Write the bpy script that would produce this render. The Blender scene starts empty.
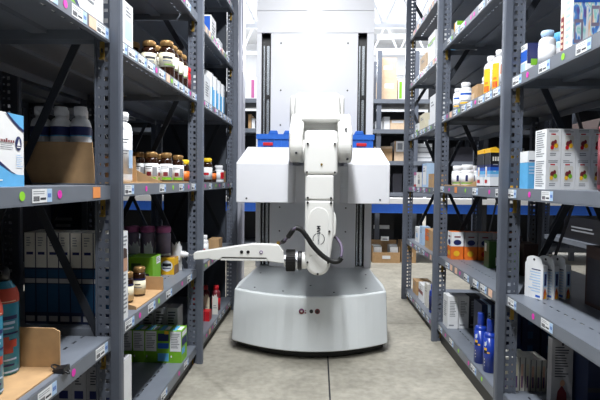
import bpy, math, random
from mathutils import Vector, Matrix
rnd = random.Random(7)
PI = math.pi
SC = bpy.context.scene
COL = SC.collection

# ------------------------------------------------------------------ materials
def lin(c):
    return tuple(((v/255)/12.92 if v/255 <= .04045 else ((v/255+.055)/1.055)**2.4) for v in c)

MATS = {}
def mat(name, rgb, rough=.55, metal=0., var=.06, scale=40., bump=0., coat=0., emit=0., trans=0.):
    if name in MATS:
        return MATS[name]
    m = bpy.data.materials.new(name); m.use_nodes = True
    nt = m.node_tree; b = nt.nodes['Principled BSDF']
    r, g, bl = lin(rgb)
    tc = nt.nodes.new('ShaderNodeTexCoord'); nz = nt.nodes.new('ShaderNodeTexNoise')
    nz.inputs['Scale'].default_value = scale; nz.inputs['Detail'].default_value = 4
    nt.links.new(tc.outputs['Object'], nz.inputs['Vector'])
    cr = nt.nodes.new('ShaderNodeValToRGB')
    cr.color_ramp.elements[0].position = .3; cr.color_ramp.elements[1].position = .7
    cr.color_ramp.elements[0].color = (r*(1-var), g*(1-var), bl*(1-var), 1)
    cr.color_ramp.elements[1].color = (min(1, r*(1+var)), min(1, g*(1+var)), min(1, bl*(1+var)), 1)
    nt.links.new(nz.outputs['Fac'], cr.inputs['Fac'])
    nt.links.new(cr.outputs['Color'], b.inputs['Base Color'])
    b.inputs['Roughness'].default_value = rough; b.inputs['Metallic'].default_value = metal
    if coat: b.inputs['Coat Weight'].default_value = coat; b.inputs['Coat Roughness'].default_value = .1
    if trans: b.inputs['Transmission Weight'].default_value = trans
    if bump:
        bp = nt.nodes.new('ShaderNodeBump'); bp.inputs['Strength'].default_value = bump
        nt.links.new(nz.outputs['Fac'], bp.inputs['Height']); nt.links.new(bp.outputs['Normal'], b.inputs['Normal'])
    MATS[name] = m
    return m

mat('rack_steel', (94, 100, 112), .42, .0, .05, 18, coat=.15)
mat('shelf_steel', (112, 118, 128), .4, .0, .05, 14)
mat('brace_steel', (44, 48, 56), .5, 0, .06, 20)
mat('panel_steel', (62, 68, 78), .5, 0, .05, 10)
mat('dark_steel', (30, 32, 38), .5, 0, .1, 20)
mat('brass', (170, 140, 70), .35, .8, .1, 60)
mat('robot_white', (240, 240, 236), .32, 0, .01, 6, coat=.25)
mat('robot_panel', (232, 233, 238), .4, 0, .01, 4, coat=.5)
mat('robot_base', (226, 231, 232), .35, 0, .012, 4, coat=.2)
mat('deck_metal', (196, 202, 204), .3, .35, .03, 8)
mat('black_rubber', (9, 9, 11), .55, 0, .1, 60)
mat('black_plastic', (24, 24, 28), .38, 0, .06, 60)
mat('rail_metal', (178, 184, 190), .25, .8, .05, 20)
mat('silver', (190, 192, 196), .25, .8, .05, 30)
mat('purple', (112, 84, 132), .5)
mat('hose_end', (104, 92, 116), .5)
mat('splash', (190, 74, 56), .45)
mat('red', (196, 28, 40), .4)
mat('darkred', (110, 20, 30), .4)
mat('logo_purple', (120, 30, 110), .4)
mat('white', (240, 240, 240), .5, 0, .02)
mat('paper', (234, 236, 238), .6, 0, .03)
mat('offwhite', (222, 220, 212), .6, 0, .03)
mat('plastic_white', (236, 237, 240), .35, 0, .015, 20, coat=.15)
mat('grey_text', (140, 144, 150), .6)
mat('dark_text', (52, 54, 62), .6)
mat('navy', (26, 36, 92), .45)
mat('navy_box', (24, 38, 72), .5)
mat('teal_box', (28, 74, 110), .5)
mat('blue', (36, 92, 190), .45)
mat('bluebottle', (26, 58, 160), .28, 0, .04, 20, coat=.3)
mat('lightblue', (96, 176, 226), .5)
mat('paleblue', (178, 206, 236), .5)
mat('beam_blue', (62, 124, 244), .4, 0, .04)
mat('tote_blue', (36, 100, 196), .4, 0, .05)
mat('cardboard', (186, 150, 108), .8, 0, .1, 25, bump=.05)
mat('cardboard_pale', (214, 188, 158), .8, 0, .07, 25)
mat('cardboard_dark', (132, 102, 72), .8, 0, .1, 25)
mat('pink', (230, 50, 180), .5, 0, .02)
mat('dotgreen', (150, 220, 50), .5, 0, .02)
mat('orange_sticker', (236, 150, 84), .5, 0, .02)
mat('peach', (236, 196, 170), .6)
mat('amber_glass', (44, 24, 14), .16, 0, .1, 20, coat=.5)
mat('gold_cap', (156, 122, 76), .35, .5, .08, 60)
mat('cream_label', (226, 218, 190), .55, 0, .04)
mat('yellow', (240, 186, 40), .45)
mat('yellow_cap', (244, 206, 40), .4)
mat('orange', (232, 118, 40), .45)
mat('green', (120, 182, 40), .5)
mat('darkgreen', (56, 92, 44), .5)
mat('magenta_lid', (190, 104, 156), .5)
mat('dim_jar', (138, 128, 150), .5)
mat('spray_teal', (34, 130, 160), .3, 0, .05, 20, coat=.3)
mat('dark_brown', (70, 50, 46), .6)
mat('maroon', (120, 40, 50), .45)
mat('charcoal', (52, 52, 60), .5)
mat('greybox', (168, 168, 172), .6)
mat('ceiling_white', (240, 242, 246), .7, 0, .02, 3)
mat('truss_white', (226, 230, 238), .5, 0, .02)
mat('wall_white', (232, 235, 240), .7, 0, .02, 3)
mat('galvanised', (190, 192, 204), .35, .25, .08, 5)
mat('hole', (12, 12, 14), .9)
mat('skin', (196, 150, 124), .6)

def floor_mat():
    m = bpy.data.materials.new('concrete'); m.use_nodes = True
    nt = m.node_tree; b = nt.nodes['Principled BSDF']
    tc = nt.nodes.new('ShaderNodeTexCoord')
    n1 = nt.nodes.new('ShaderNodeTexNoise'); n1.inputs['Scale'].default_value = 1.8; n1.inputs['Detail'].default_value = 9; n1.inputs['Roughness'].default_value = .68
    n2 = nt.nodes.new('ShaderNodeTexNoise'); n2.inputs['Scale'].default_value = 26; n2.inputs['Detail'].default_value = 6
    v = nt.nodes.new('ShaderNodeTexVoronoi'); v.feature = 'DISTANCE_TO_EDGE'; v.inputs['Scale'].default_value = .55
    for n in (n1, n2): nt.links.new(tc.outputs['Object'], n.inputs['Vector'])
    mx0 = nt.nodes.new('ShaderNodeMixRGB'); mx0.inputs['Fac'].default_value = .12
    nt.links.new(tc.outputs['Object'], mx0.inputs[1]); nt.links.new(n1.outputs['Color'], mx0.inputs[2])
    nt.links.new(mx0.outputs[0], v.inputs['Vector'])
    cr = nt.nodes.new('ShaderNodeValToRGB'); e = cr.color_ramp.elements
    e[0].position = .32; e[0].color = lin((142, 138, 126))+(1,)
    e[1].position = .68; e[1].color = lin((190, 185, 171))+(1,)
    nt.links.new(n1.outputs['Fac'], cr.inputs['Fac'])
    c2 = nt.nodes.new('ShaderNodeValToRGB'); e = c2.color_ramp.elements
    e[0].position = .3; e[0].color = (.66, .66, .66, 1); e[1].position = .62; e[1].color = (1, 1, 1, 1)
    nt.links.new(n2.outputs['Fac'], c2.inputs['Fac'])
    mu = nt.nodes.new('ShaderNodeMixRGB'); mu.blend_type = 'MULTIPLY'; mu.inputs['Fac'].default_value = .75
    nt.links.new(cr.outputs[0], mu.inputs[1]); nt.links.new(c2.outputs[0], mu.inputs[2])
    c3 = nt.nodes.new('ShaderNodeValToRGB'); e = c3.color_ramp.elements
    e[0].position = 0; e[0].color = (.55, .55, .52, 1); e[1].position = .012; e[1].color = (1, 1, 1, 1)
    nt.links.new(v.outputs['Distance'], c3.inputs['Fac'])
    m2 = nt.nodes.new('ShaderNodeMixRGB'); m2.blend_type = 'MULTIPLY'; m2.inputs['Fac'].default_value = .55
    nt.links.new(mu.outputs[0], m2.inputs[1]); nt.links.new(c3.outputs[0], m2.inputs[2])
    nt.links.new(m2.outputs[0], b.inputs['Base Color'])
    b.inputs['Roughness'].default_value = .5
    bp = nt.nodes.new('ShaderNodeBump'); bp.inputs['Strength'].default_value = .08
    nt.links.new(n2.outputs['Fac'], bp.inputs['Height']); nt.links.new(bp.outputs['Normal'], b.inputs['Normal'])
    MATS['concrete'] = m
floor_mat()

def holo_mat():
    m = bpy.data.materials.new('hologram_film'); m.use_nodes = True
    nt = m.node_tree; b = nt.nodes['Principled BSDF']
    tc = nt.nodes.new('ShaderNodeTexCoord'); mp = nt.nodes.new('ShaderNodeMapping')
    mp.inputs['Scale'].default_value = (60, 60, 18)
    v = nt.nodes.new('ShaderNodeTexNoise'); v.inputs['Scale'].default_value = 1.0; v.inputs['Detail'].default_value = 1
    nt.links.new(tc.outputs['Object'], mp.inputs[0]); nt.links.new(mp.outputs[0], v.inputs['Vector'])
    cr = nt.nodes.new('ShaderNodeValToRGB'); r = cr.color_ramp
    r.elements[0].position = .3; r.elements[0].color = lin((110, 100, 170))+(1,)
    r.elements[1].position = .72; r.elements[1].color = lin((236, 170, 120))+(1,)
    for p, c in ((.42, (90, 160, 230)), (.47, (235, 238, 246)), (.55, (150, 220, 215)), (.6, (250, 240, 236)), (.66, (246, 214, 190))):
        e = r.elements.new(p); e.color = lin(c)+(1,)
    nt.links.new(v.outputs['Fac'], cr.inputs['Fac']); nt.links.new(cr.outputs[0], b.inputs['Base Color'])
    b.inputs['Roughness'].default_value = .25
    MATS['hologram_film'] = m
holo_mat()

# ------------------------------------------------------------------ mesh builder
class MB:
    def __init__(s): s.v = []; s.f = []; s.m = []; s.sm = []; s.names = []
    def mi(s, m):
        if m not in s.names: s.names.append(m)
        return s.names.index(m)
    def add(s, vs, fs, m, smooth=False):
        o = len(s.v); s.v += [tuple(p) for p in vs]; k = s.mi(m)
        for f in fs: s.f.append([i+o for i in f]); s.m.append(k); s.sm.append(smooth)
        return s
    def box(s, x0, x1, y0, y1, z0, z1, m):
        return s.add([(x0,y0,z0),(x1,y0,z0),(x1,y1,z0),(x0,y1,z0),(x0,y0,z1),(x1,y0,z1),(x1,y1,z1),(x0,y1,z1)],
              [(0,3,2,1),(4,5,6,7),(0,1,5,4),(1,2,6,5),(2,3,7,6),(3,0,4,7)], m)
    def quad(s, a, b, c, d, m): return s.add([a,b,c,d], [(0,1,2,3)], m)
    def loft(s, rings, m, smooth=False, caps=True):
        n = len(rings[0]); vs = [p for r in rings for p in r]; fs = []
        for k in range(len(rings)-1):
            for i in range(n):
                j = (i+1) % n
                fs.append((k*n+i, k*n+j, (k+1)*n+j, (k+1)*n+i))
        if caps:
            fs.append(tuple(range(n-1, -1, -1))); fs.append(tuple((len(rings)-1)*n+i for i in range(n)))
        return s.add(vs, fs, m, smooth)
    def prism(s, poly, a0, a1, axis, m, smooth=False):
        def P(u, v, a): return {'x': (a, u, v), 'y': (u, a, v), 'z': (u, v, a)}[axis]
        return s.loft([[P(u, v, a0) for u, v in poly], [P(u, v, a1) for u, v in poly]], m, smooth)
    def lathe(s, prof, m, seg=20, c=(0,0,0), axis='z', smooth=True, a0=0., a1=2*PI):
        full = abs(a1-a0-2*PI) < 1e-6
        n = seg if full else seg+1
        vs = []
        for r, z in prof:
            for i in range(n):
                a = a0+(a1-a0)*i/seg; u, v = r*math.cos(a), r*math.sin(a)
                p = {'z': (u, v, z), 'x': (z, u, v), 'y': (u, z, v)}[axis]
                vs.append((p[0]+c[0], p[1]+c[1], p[2]+c[2]))
        fs = []
        for k in range(len(prof)-1):
            for i in range(seg):
                j = (i+1) % n
                fs.append((k*n+i, k*n+j, (k+1)*n+j, (k+1)*n+i))
        return s.add(vs, fs, m, smooth)
    def cyl(s, c, r, l, axis, m, seg=20):
        return s.lathe([(0,0),(r,0),(r,l),(0,l)], m, seg, c, axis, smooth=False)
    def tube(s, pts, r, m, seg=10, caps=True):
        pts = [Vector(p) for p in pts]; rings = []
        up = Vector((0,0,1)); prev = None
        for i, p in enumerate(pts):
            d = (pts[min(i+1,len(pts)-1)]-pts[max(i-1,0)]).normalized()
            if prev is None:
                a = d.cross(up if abs(d.z) < .9 else Vector((1,0,0))).normalized()
            else:
                a = (prev-d*prev.dot(d)).normalized()
            prev = a; b = d.cross(a); rr = r[i] if isinstance(r, (list, tuple)) else r
            rings.append([p+a*rr*math.cos(2*PI*k/seg)+b*rr*math.sin(2*PI*k/seg) for k in range(seg)])
        return s.loft(rings, m, True, caps)
    def bar(s, p, q, w, t, m, n=(0,1,0)):
        p, q, n = Vector(p), Vector(q), Vector(n)
        d = (q-p).normalized(); a = d.cross(n).normalized()*w/2; b = n.normalized()*t/2
        return s.loft([[p+a+b, p-a+b, p-a-b, p+a-b], [q+a+b, q-a+b, q-a-b, q+a-b]], m)
    def mesh(s, name):
        me = bpy.data.meshes.new(name); me.from_pydata(s.v, [], s.f)
        for n in s.names: me.materials.append(MATS[n])
        for p, k, sm in zip(me.polygons, s.m, s.sm): p.material_index = k; p.use_smooth = sm
        me.update()
        import bmesh
        bm = bmesh.new(); bm.from_mesh(me); bmesh.ops.recalc_face_normals(bm, faces=bm.faces); bm.to_mesh(me); bm.free()
        return me
    def obj(s, name, parent=None, loc=(0,0,0), rz=0., bevel=0., bseg=2):
        o = bpy.data.objects.new(name, s.mesh(name)); COL.objects.link(o)
        o.location = loc; o.rotation_euler = (0,0,rz)
        if parent: o.parent = parent
        if bevel:
            b = o.modifiers.new('bevel', 'BEVEL'); b.width = bevel; b.segments = bseg; b.limit_method = 'ANGLE'; b.angle_limit = math.radians(40)
            b.harden_normals = False
        return o

def tag(o, label, cat, group=None):
    o['label'] = label; o['category'] = cat
    if group: o['group'] = group
    return o
def empty(name, label, cat, loc=(0,0,0), rz=0., group=None):
    o = bpy.data.objects.new(name, None); COL.objects.link(o); o.empty_display_size = .05
    o.location = loc; o.rotation_euler = (0,0,rz)
    return tag(o, label, cat, group)
def struct(o): o['kind'] = 'structure'; return o
def kids(o): return [c for c in bpy.data.objects if c.parent == o]
def dup(o, parent=None):
    c = o.copy(); COL.objects.link(c)
    if parent: c.parent = parent
    for ch in kids(o): dup(ch, c)
    return c

def text_mesh(body, size, m, name='lettering', bold=0.):
    cu = bpy.data.curves.new(name, 'FONT'); cu.body = body; cu.size = size; cu.align_x = 'CENTER'; cu.align_y = 'CENTER'
    cu.extrude = .0004; cu.offset = bold
    t = bpy.data.objects.new(name, cu); COL.objects.link(t)
    dg = bpy.context.evaluated_depsgraph_get(); dg.update()
    me = bpy.data.meshes.new_from_object(t.evaluated_get(dg)); COL.objects.unlink(t); bpy.data.objects.remove(t)
    me.materials.clear(); me.materials.append(MATS[m])
    return me

# ------------------------------------------------------------------ setting
m = MB(); m.box(-9, 9, -4, 17, -.1, 0, 'concrete'); struct(m.obj('floor'))
m = MB(); m.box(.062, .070, -4, 9, 0, .0015, 'dark_steel'); struct(m.obj('trim_1'))
m = MB(); m.box(-9, 9, -4, 17, 5.6, 5.7, 'ceiling_white'); struct(m.obj('ceiling'))
m = MB(); m.box(-9, 9, 17, 17.1, 0, 5.6, 'wall_white'); struct(m.obj('wall_back'))
m = MB(); m.box(-9.1, -9, -4, 17, 0, 5.6, 'wall_white'); struct(m.obj('wall_left'))
m = MB(); m.box(9, 9.1, -4, 17, 0, 5.6, 'wall_white'); struct(m.obj('wall_right'))
# roof trusses carried by the ceiling
def truss(y, k):
    m = MB()
    m.box(-9, 9, y-.05, y+.05, 5.45, 5.6, 'truss_white'); m.box(-9, 9, y-.04, y+.04, 4.62, 4.72, 'truss_white')
    n = 24
    for i in range(n):
        x = -9+18*i/n; w = 18/n
        m.bar((x, y, 4.67), (x+w/2, y, 5.5), .05, .05, 'truss_white'); m.bar((x+w/2, y, 5.5), (x+w, y, 4.67), .05, .05, 'truss_white')
    struct(m.obj('trim_%d' % k))
for i, y in enumerate((9.5, 12, 14.5)): truss(y, 2+i)
m = MB()
m.bar((.9, 9, 3.55), (3.2, 14.6, 5.2), .22, .1, 'truss_white', (0, 0, 1)); m.bar((1.3, 14, 4.0), (4, 14, 4.0), .12, .1, 'truss_white')
m.bar((.5, 14, 4.6), (9, 14, 4.6), .12, .1, 'truss_white')
struct(m.obj('trim_5'))

# ------------------------------------------------------------------ racks
DEPTH = .6
def post_mesh():
    """origin at the shelf front line, +x towards the aisle"""
    m = MB(); H = 2.62
    prof = [(0,-.013),(.027,-.013),(.033,-.009),(.033,-.002),(.0305,-.001),(.0305,.001),(.033,.002),(.033,.009),(.027,.013),(0,.013)]
    m.prism(prof, 0, H, 'z', 'rack_steel')
    # perforated web: two hole columns
    y0, y1 = -.002, .002
    cols = [(-.046, -.041), (-.034, -.023), (-.010, 0)]
    for a, b in cols: m.box(a, b, y0, y1, 0, H, 'rack_steel')
    p = .03
    for i in range(int(H/p)):
        z = i*p
        m.box(-.041, -.034, y0, y1, z, z+p-.008, 'rack_steel')
        hh = .015 if i % 2 else .011
        m.box(-.023, -.010, y0, y1, z, z+p-hh, 'rack_steel')
    m.box(-.048, -.045, -.015, .015, 0, H, 'rack_steel')
    return m.mesh('post')
POST = post_mesh()

def shelf_mesh(L):
    """x = 0 front edge (+x to the aisle), y from 0 to L, top at z = 0"""
    m = MB(); g = .004
    m.box(-.085, -.002, g, L-g, -.0025, 0, 'shelf_steel')
    m.box(-DEPTH+.002, -.093, g, L-g, -.0025, 0, 'shelf_steel')
    n = int(L/.052)
    for i in range(n):
        a = g+(L-2*g)*i/n; b = g+(L-2*g)*(i+1)/n
        m.box(-.093, -.085, a, b-.022, -.0025, 0, 'shelf_steel')
    m.box(-.004, 0, g, L-g, -.040, .0, 'shelf_steel')       # front lip
    m.box(-.016, 0, g, L-g, -.043, -.039, 'shelf_steel')
    m.box(-DEPTH+.002, -DEPTH+.006, g, L-g, -.036, -.0, 'shelf_steel')
    for a in (g, L-g-.003): m.box(-DEPTH+.02, -.02, a, a+.003, -.032, -.0025, 'shelf_steel')
    for x in (-.22, -.4): m.box(x-.025, x+.025, g+.01, L-g-.01, -.016, -.0025, 'shelf_steel')
    return m.mesh('shelf')

def price_label_mesh(k):
    r = random.Random(k); m = MB(); w, h = .084, .032
    m.box(0, .0006, 0, w, 0, h, 'paper'); x = .0009
    m.box(.0002, x, w*.74, w, 0, h, 'paleblue')
    for i in range(2):
        m.box(.0002, x, w*.06, w*(.45+.2*r.random()), h*(.80-.16*i), h*(.85-.16*i), 'grey_text')
    t = w*.06
    while t < w*.34:
        b = w*(.008+.016*r.random()); m.box(.0002, x, t, t+b, h*.12, h*.48, 'dark_text'); t += b+w*.014
    m.box(.0002, x, w*.4, w*.68, h*.2, h*.36, 'dark_text')
    for j in range(3): m.box(.0002, x+.0002, w*(.78+.065*j), w*(.82+.065*j), h*.35, h*.65, 'blue')
    return m.mesh('price_label')
LABELS = [price_label_mesh(k) for k in range(3)]
def dot_mesh(mt):
    m = MB(); m.lathe([(0,0),(.0105,0),(.0105,.0007),(0,.0007)], mt, 18, axis='x', smooth=False); return m.mesh('color_dot')
DOTS = {'p': dot_mesh('pink'), 'g': dot_mesh('dotgreen')}
def sticker_mesh(mt):
    m = MB(); m.box(0, .0007, -.024, .024, -.016, .016, mt); return m.mesh('sticker')
STICK = {'o': sticker_mesh('orange_sticker'), 'h': sticker_mesh('peach')}
def clip_mesh():
    m = MB(); m.box(-.006, .008, -.004, 0, -.052, .004, 'brass'); m.box(-.006, .008, -.012, -.004, -.052, -.046, 'brass'); m.box(0, .003, -.009, -.004, -.03, -.018, 'dark_steel'); return m.mesh('shelf_clip')
CLIP = clip_mesh()
def child(name, me, parent, loc, rz=0.):
    o = bpy.data.objects.new(name, me); COL.objects.link(o); o.parent = parent; o.location = loc; o.rotation_euler = (0,0,rz); return o

def brace(parent, pts, axis_n, name='cross_brace'):
    m = MB(); a, b = pts; m.bar(a, b, .026, .004, 'brace_steel', axis_n); return m.obj(name, parent)

def rack(label, X, side, ys, levels, tags, seeds, end_panel=False, back_brace=False, detail=True, nm='storage_rack'):
    """side = +1: aisle lies towards +X (left rack); -1: aisle lies towards -X"""
    root = empty(nm, label, 'shelving', (X, 0, 0))
    rz = 0 if side > 0 else PI
    for i, y in enumerate(ys):
        child('post', POST, root, (0, y, 0), rz)
        child('post', POST, root, (-side*DEPTH, y, 0), rz+PI)
        for k, (z0, z1) in enumerate(((.47, 1.6), (1.62, 2.5))):
            brace(root, ((-side*.035, y+.008, z0), (-side*(DEPTH-.035), y+.008, z1)), (0, 1, 0))
            brace(root, ((-side*.035, y+.013, z1), (-side*(DEPTH-.035), y+.013, z0)), (0, 1, 0))
        if back_brace and i:
            brace(root, ((-side*(DEPTH+.012), ys[i-1]+.05, .3), (-side*(DEPTH+.012), y-.05, 2.0)), (1, 0, 0))
            brace(root, ((-side*(DEPTH+.018), ys[i-1]+.05, 2.0), (-side*(DEPTH+.018), y-.05, .3)), (1, 0, 0))
    if end_panel:
        m = MB(); x0, x1 = sorted((-side*.06, -side*(DEPTH-.055)))
        m.box(x0, x1, ys[-1]+.018, ys[-1]+.022, .05, 2.6, 'panel_steel'); m.obj('end_panel', root)
    for i in range(len(ys)-1):
        L = ys[i+1]-ys[i]-.008; me = shelf_mesh(L)
        for k, z in enumerate(levels[i]):
            if side > 0: s = child('shelf', me, root, (0, ys[i]+.004, z))
            else: s = child('shelf', me, root, (0, ys[i+1]-.004, z), PI)
            if k == 0:      # kick plate under the lowest shelf
                m = MB(); a = -side*.022; m.box(a-.002, a+.002, ys[i]+.03, ys[i+1]-.03, .0, z-.046, 'dark_steel'); m.obj('kick_plate', root)
            if not detail: continue
            child('shelf_clip', CLIP, s, (-.022, (L-.012) if side > 0 else .024, -.046))
            spec = tags.get((i, k))
            if spec is None:
                r = random.Random(seeds+i*17+k*5); spec = []; y = ys[i]+.06
                while y < ys[i+1]-.12:
                    c = r.choice('lllpgph'); spec.append((c, y)); y += {'l': .10, 'h': .07}.get(c, .05)+r.random()*.05
            for c, y in spec:
                ly = (y-ys[i]-.004) if side > 0 else (ys[i+1]-.004-y)
                if c == 'l': child('price_label', LABELS[rnd.randrange(3)], s, (.0004, ly-.042, -.037))
                elif c in 'pg': child('color_dot', DOTS[c], s, (.0004, ly, -.020))
                else: child('sticker', STICK[c], s, (.0004, ly, -.020))
    return root

LX, RX = -.65, .757
LY = [.42, 1.555, 2.672, 3.81]
RY = [.90, 2.03, 3.15, 4.29]
L1 = [.10, .50, .98, 1.465, 1.88, 2.30]
L2 = [.10, .52, .985, 1.455, 1.88, 2.30]
R1 = [.15, .555, .98, 1.415, 1.85, 2.27]
R2 = [.125, .54, .98, 1.41, 1.85, 2.27]
R3 = [.09, .52, .965, 1.39, 1.82, 2.22]
ltags = {(0,2): [('g',1.075),('l',1.155),('p',1.235),('o',1.445)], (0,1): [('l',1.17),('p',1.30),('l',1.475)],
         (0,3): [('l',1.08),('l',1.19),('p',1.27),('l',1.345),('h',1.425),('l',1.49)],
         (1,3): [('l',1.64),('l',1.735),('l',1.83),('l',1.925),('p',1.99),('l',2.06),('h',2.145),('g',2.20),('l',2.265),('l',2.36),('l',2.455),('p',2.52),('l',2.60)],
         (1,2): [('l',1.70),('p',1.87),('l',2.07),('g',2.22),('l',2.36),('p',2.49),('l',2.59)],
         (1,1): [('l',1.70),('p',1.80),('l',1.93),('g',2.02),('l',2.16),('p',2.37),('l',2.51)],
         (1,0): [('l',2.09),('p',2.32),('l',2.45)],
         (2,2): [('l',2.75),('p',2.86),('l',3.0),('g',3.16),('p',3.28),('l',3.42),('p',3.6),('l',3.72)]}
rtags = {(0,2): [('l',1.98),('p',1.82),('l',1.68),('g',1.3)], (0,3): [('l',1.96),('p',1.865),('l',1.73),('g',1.60),('l',1.48)],
         (0,1): [('l',1.95),('p',1.76),('l',1.655)],
         (1,2): [('l',3.08),('p',2.92),('o',2.78),('g',2.60),('l',2.44),('p',2.24),('l',2.12)],
         (1,3): [('l',3.08),('p',3.0),('h',2.92),('l',2.83),('g',2.75),('l',2.66),('l',2.56),('p',2.47),('l',2.38),('l',2.28),('l',2.18)],
         (1,0): [('l',3.05),('p',2.93),('l',2.80),('g',2.66),('p',2.48),('l',2.4),('g',2.28)]}
rack('long grey steel shelving run full of medicine along the left side of the aisle', LX, 1, LY, [L1, L2, L2], ltags, 100, end_panel=True)
rack('long grey steel shelving run full of supplements along the right side of the aisle', RX, -1, RY, [R1, R2, R3], rtags, 300, back_brace=True)
# loose white labels lying on shelf tops are part of the shelving (skipped where the photo shows none)
rr = rack('dark shelving run across the next aisle, seen through the left bays', -1.93, -1, [1.0, 2.14, 3.28, 4.1], [[.1, .55, 1.0, 1.5, 1.95]]*3, {}, 0, detail=False)
m = MB(); m.box(-.615, -.611, -.02+1.0, 4.12, .05, 2.6, 'dark_steel'); m.obj('added_backing', rr)  # added dark sheet that blocks the bright hall beyond the left bays
rr = rack('dark shelving run behind the right shelving, seen through its open back', 2.25, -1, [1.6, 2.75, 3.9, 5.05], [[.1, .50, .90, 1.32, 1.75]]*3, {}, 0, detail=False)

m = MB(); m.box(.611, .615, 1.58, 5.07, .05, 2.6, 'dark_steel'); m.obj('added_backing', rr)  # added sheet, keeps hall light out of the view behind the right bays
# galvanised upright sheet standing at the end of the left run
g = empty('guard_post', 'shiny galvanised steel upright standing at the far end of the left shelving', 'post', (-.665, 4.05, 0))
m = MB(); m.prism([(-.055,-.03),(.04,-.03),(.05,-.02),(.05,.12),(-.055,.12)], 0, 3.2, 'z', 'galvanised'); m.obj('upright', g, bevel=.004)
m = MB(); m.box(-.07, .07, -.045, .14, 0, .012, 'galvanised'); m.obj('base_plate', g)
for z in (1.42, 2.0):
    m = MB(); m.cyl((-.02,-.05,z), .018, .022, 'y', 'silver', 12); m.cyl((-.02,-.062,z), .009, .014, 'y', 'silver', 8); m.obj('bolt', g)

# ------------------------------------------------------------------ product builders
class Box:
    """a carton: x0..x1, y0..y1, z0..z1 ; side +1 = aisle face is +X, -1 = aisle face is -X"""
    def __init__(s, x0, x1, y0, y1, z0, z1, body, side=1):
        s.b = (x0, x1, y0, y1, z0, z1); s.c = ((x0+x1)/2, (y0+y1)/2, z0); s.side = side; s.m = MB()
        e = .0
        s.m.box(x0-s.c[0], x1-s.c[0], y0-s.c[1], y1-s.c[1], 0, z1-z0, body); s.k = 0
        s.d = (x1-x0, y1-y0, z1-z0)
    def p(s, face, u, v, o):
        w, d, h = s.d
        if face == 'c': return (-w/2+u*w, -d/2-o, v*h)
        if face == 't': return (-w/2+u*w, -d/2+v*d, h+o)
        if s.side > 0: return (w/2+o, -d/2+u*d, v*h)
        return (-w/2-o, d/2-u*d, v*h)
    def panel(s, face, u0, u1, v0, v1, mt, lev=1):
        o = .0005*lev
        s.m.quad(s.p(face,u0,v0,o), s.p(face,u1,v0,o), s.p(face,u1,v1,o), s.p(face,u0,v1,o), mt); return s
    def poly(s, face, pts, mt, lev=1):
        o = .0005*lev; s.m.add([s.p(face,u,v,o) for u, v in pts], [tuple(range(len(pts)))], mt); return s
    def oval(s, face, u, v, ru, rv, mt, lev=2):
        return s.poly(face, [(u+ru*math.cos(2*PI*i/18), v+rv*math.sin(2*PI*i/18)) for i in range(18)], mt, lev)
    def lines(s, face, u0, u1, v0, v1, n, mt='grey_text', lev=2, seed=1, fill=.45):
        r = random.Random(seed); h = (v1-v0)/n
        for i in range(n):
            t = v1-i*h; s.panel(face, u0, u0+(u1-u0)*(.55+.45*r.random()), t-h*fill, t, mt, lev)
        return s
    def done(s, name, label, cat='box', group=None, rz=0.):
        o = s.m.obj(name, None, s.c, rz); return tag(o, label, cat, group)

PROTO = {}
def bottle(key, loc, label, cat='bottle', group=None, rz=0., name='bottle', r=.03, h=.13, body='plastic_white', cap='plastic_white', lab=None,
           capr=.72, caph=.18, sh=.12, neck=.62, lv=(.16,.62), prints=(), ribs=True):
    """lathe bottle: body, cap, wrapped label with print bands. prints: (a0,a1,v0,v1,mat) angle degrees (270 = towards the camera)"""
    if key in PROTO:
        t = dup(PROTO[key]); t.location = loc; t.rotation_euler = (0,0,rz); t.name = name
        tag(t, label, cat, group); return t
    t = empty(name, label, cat, loc, rz, group); PROTO[key] = t
    hb = h*(1-caph)
    z1 = hb-h*sh
    prof = [(0,0),(r*.9,0),(r*.98,.004),(r,.010),(r,z1)]
    for i in range(1, 6):
        a = i/5*PI/2; prof.append((r*neck+(r-r*neck)*math.cos(a), z1+(hb-z1)*.8*math.sin(a)))
    prof += [(r*neck, hb+.002), (0, hb+.002)]
    m = MB(); m.lathe(prof, body, 24); m.obj('body', t)
    m = MB(); cr = r*capr; ch = h*caph
    m.lathe([(0,hb),(cr*.96,hb),(cr,hb+.002),(cr,hb+ch-.003),(cr*.95,hb+ch),(0,hb+ch)], cap, 24)
    if ribs:
        for i in range(24):
            a = 2*PI*i/24; m.tube([(cr*math.cos(a), cr*math.sin(a), hb+.003), (cr*math.cos(a), cr*math.sin(a), hb+ch-.004)], r*.03, cap, 4)
    m.obj('cap', t)
    if lab:
        m = MB(); e = .0006; v0, v1 = lv
        m.lathe([(r+.0001,h*v0),(r+e,h*v0),(r+e,h*v1),(r+.0001,h*v1)], lab, 28)
        for a0, a1, p0, p1, mt in prints:
            m.lathe([(r+2*e,h*p0),(r+2*e,h*p1)], mt, max(6, int((a1-a0)/9)), a0=math.radians(a0), a1=math.radians(a1))
        m.obj('label', t)
    return t

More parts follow.
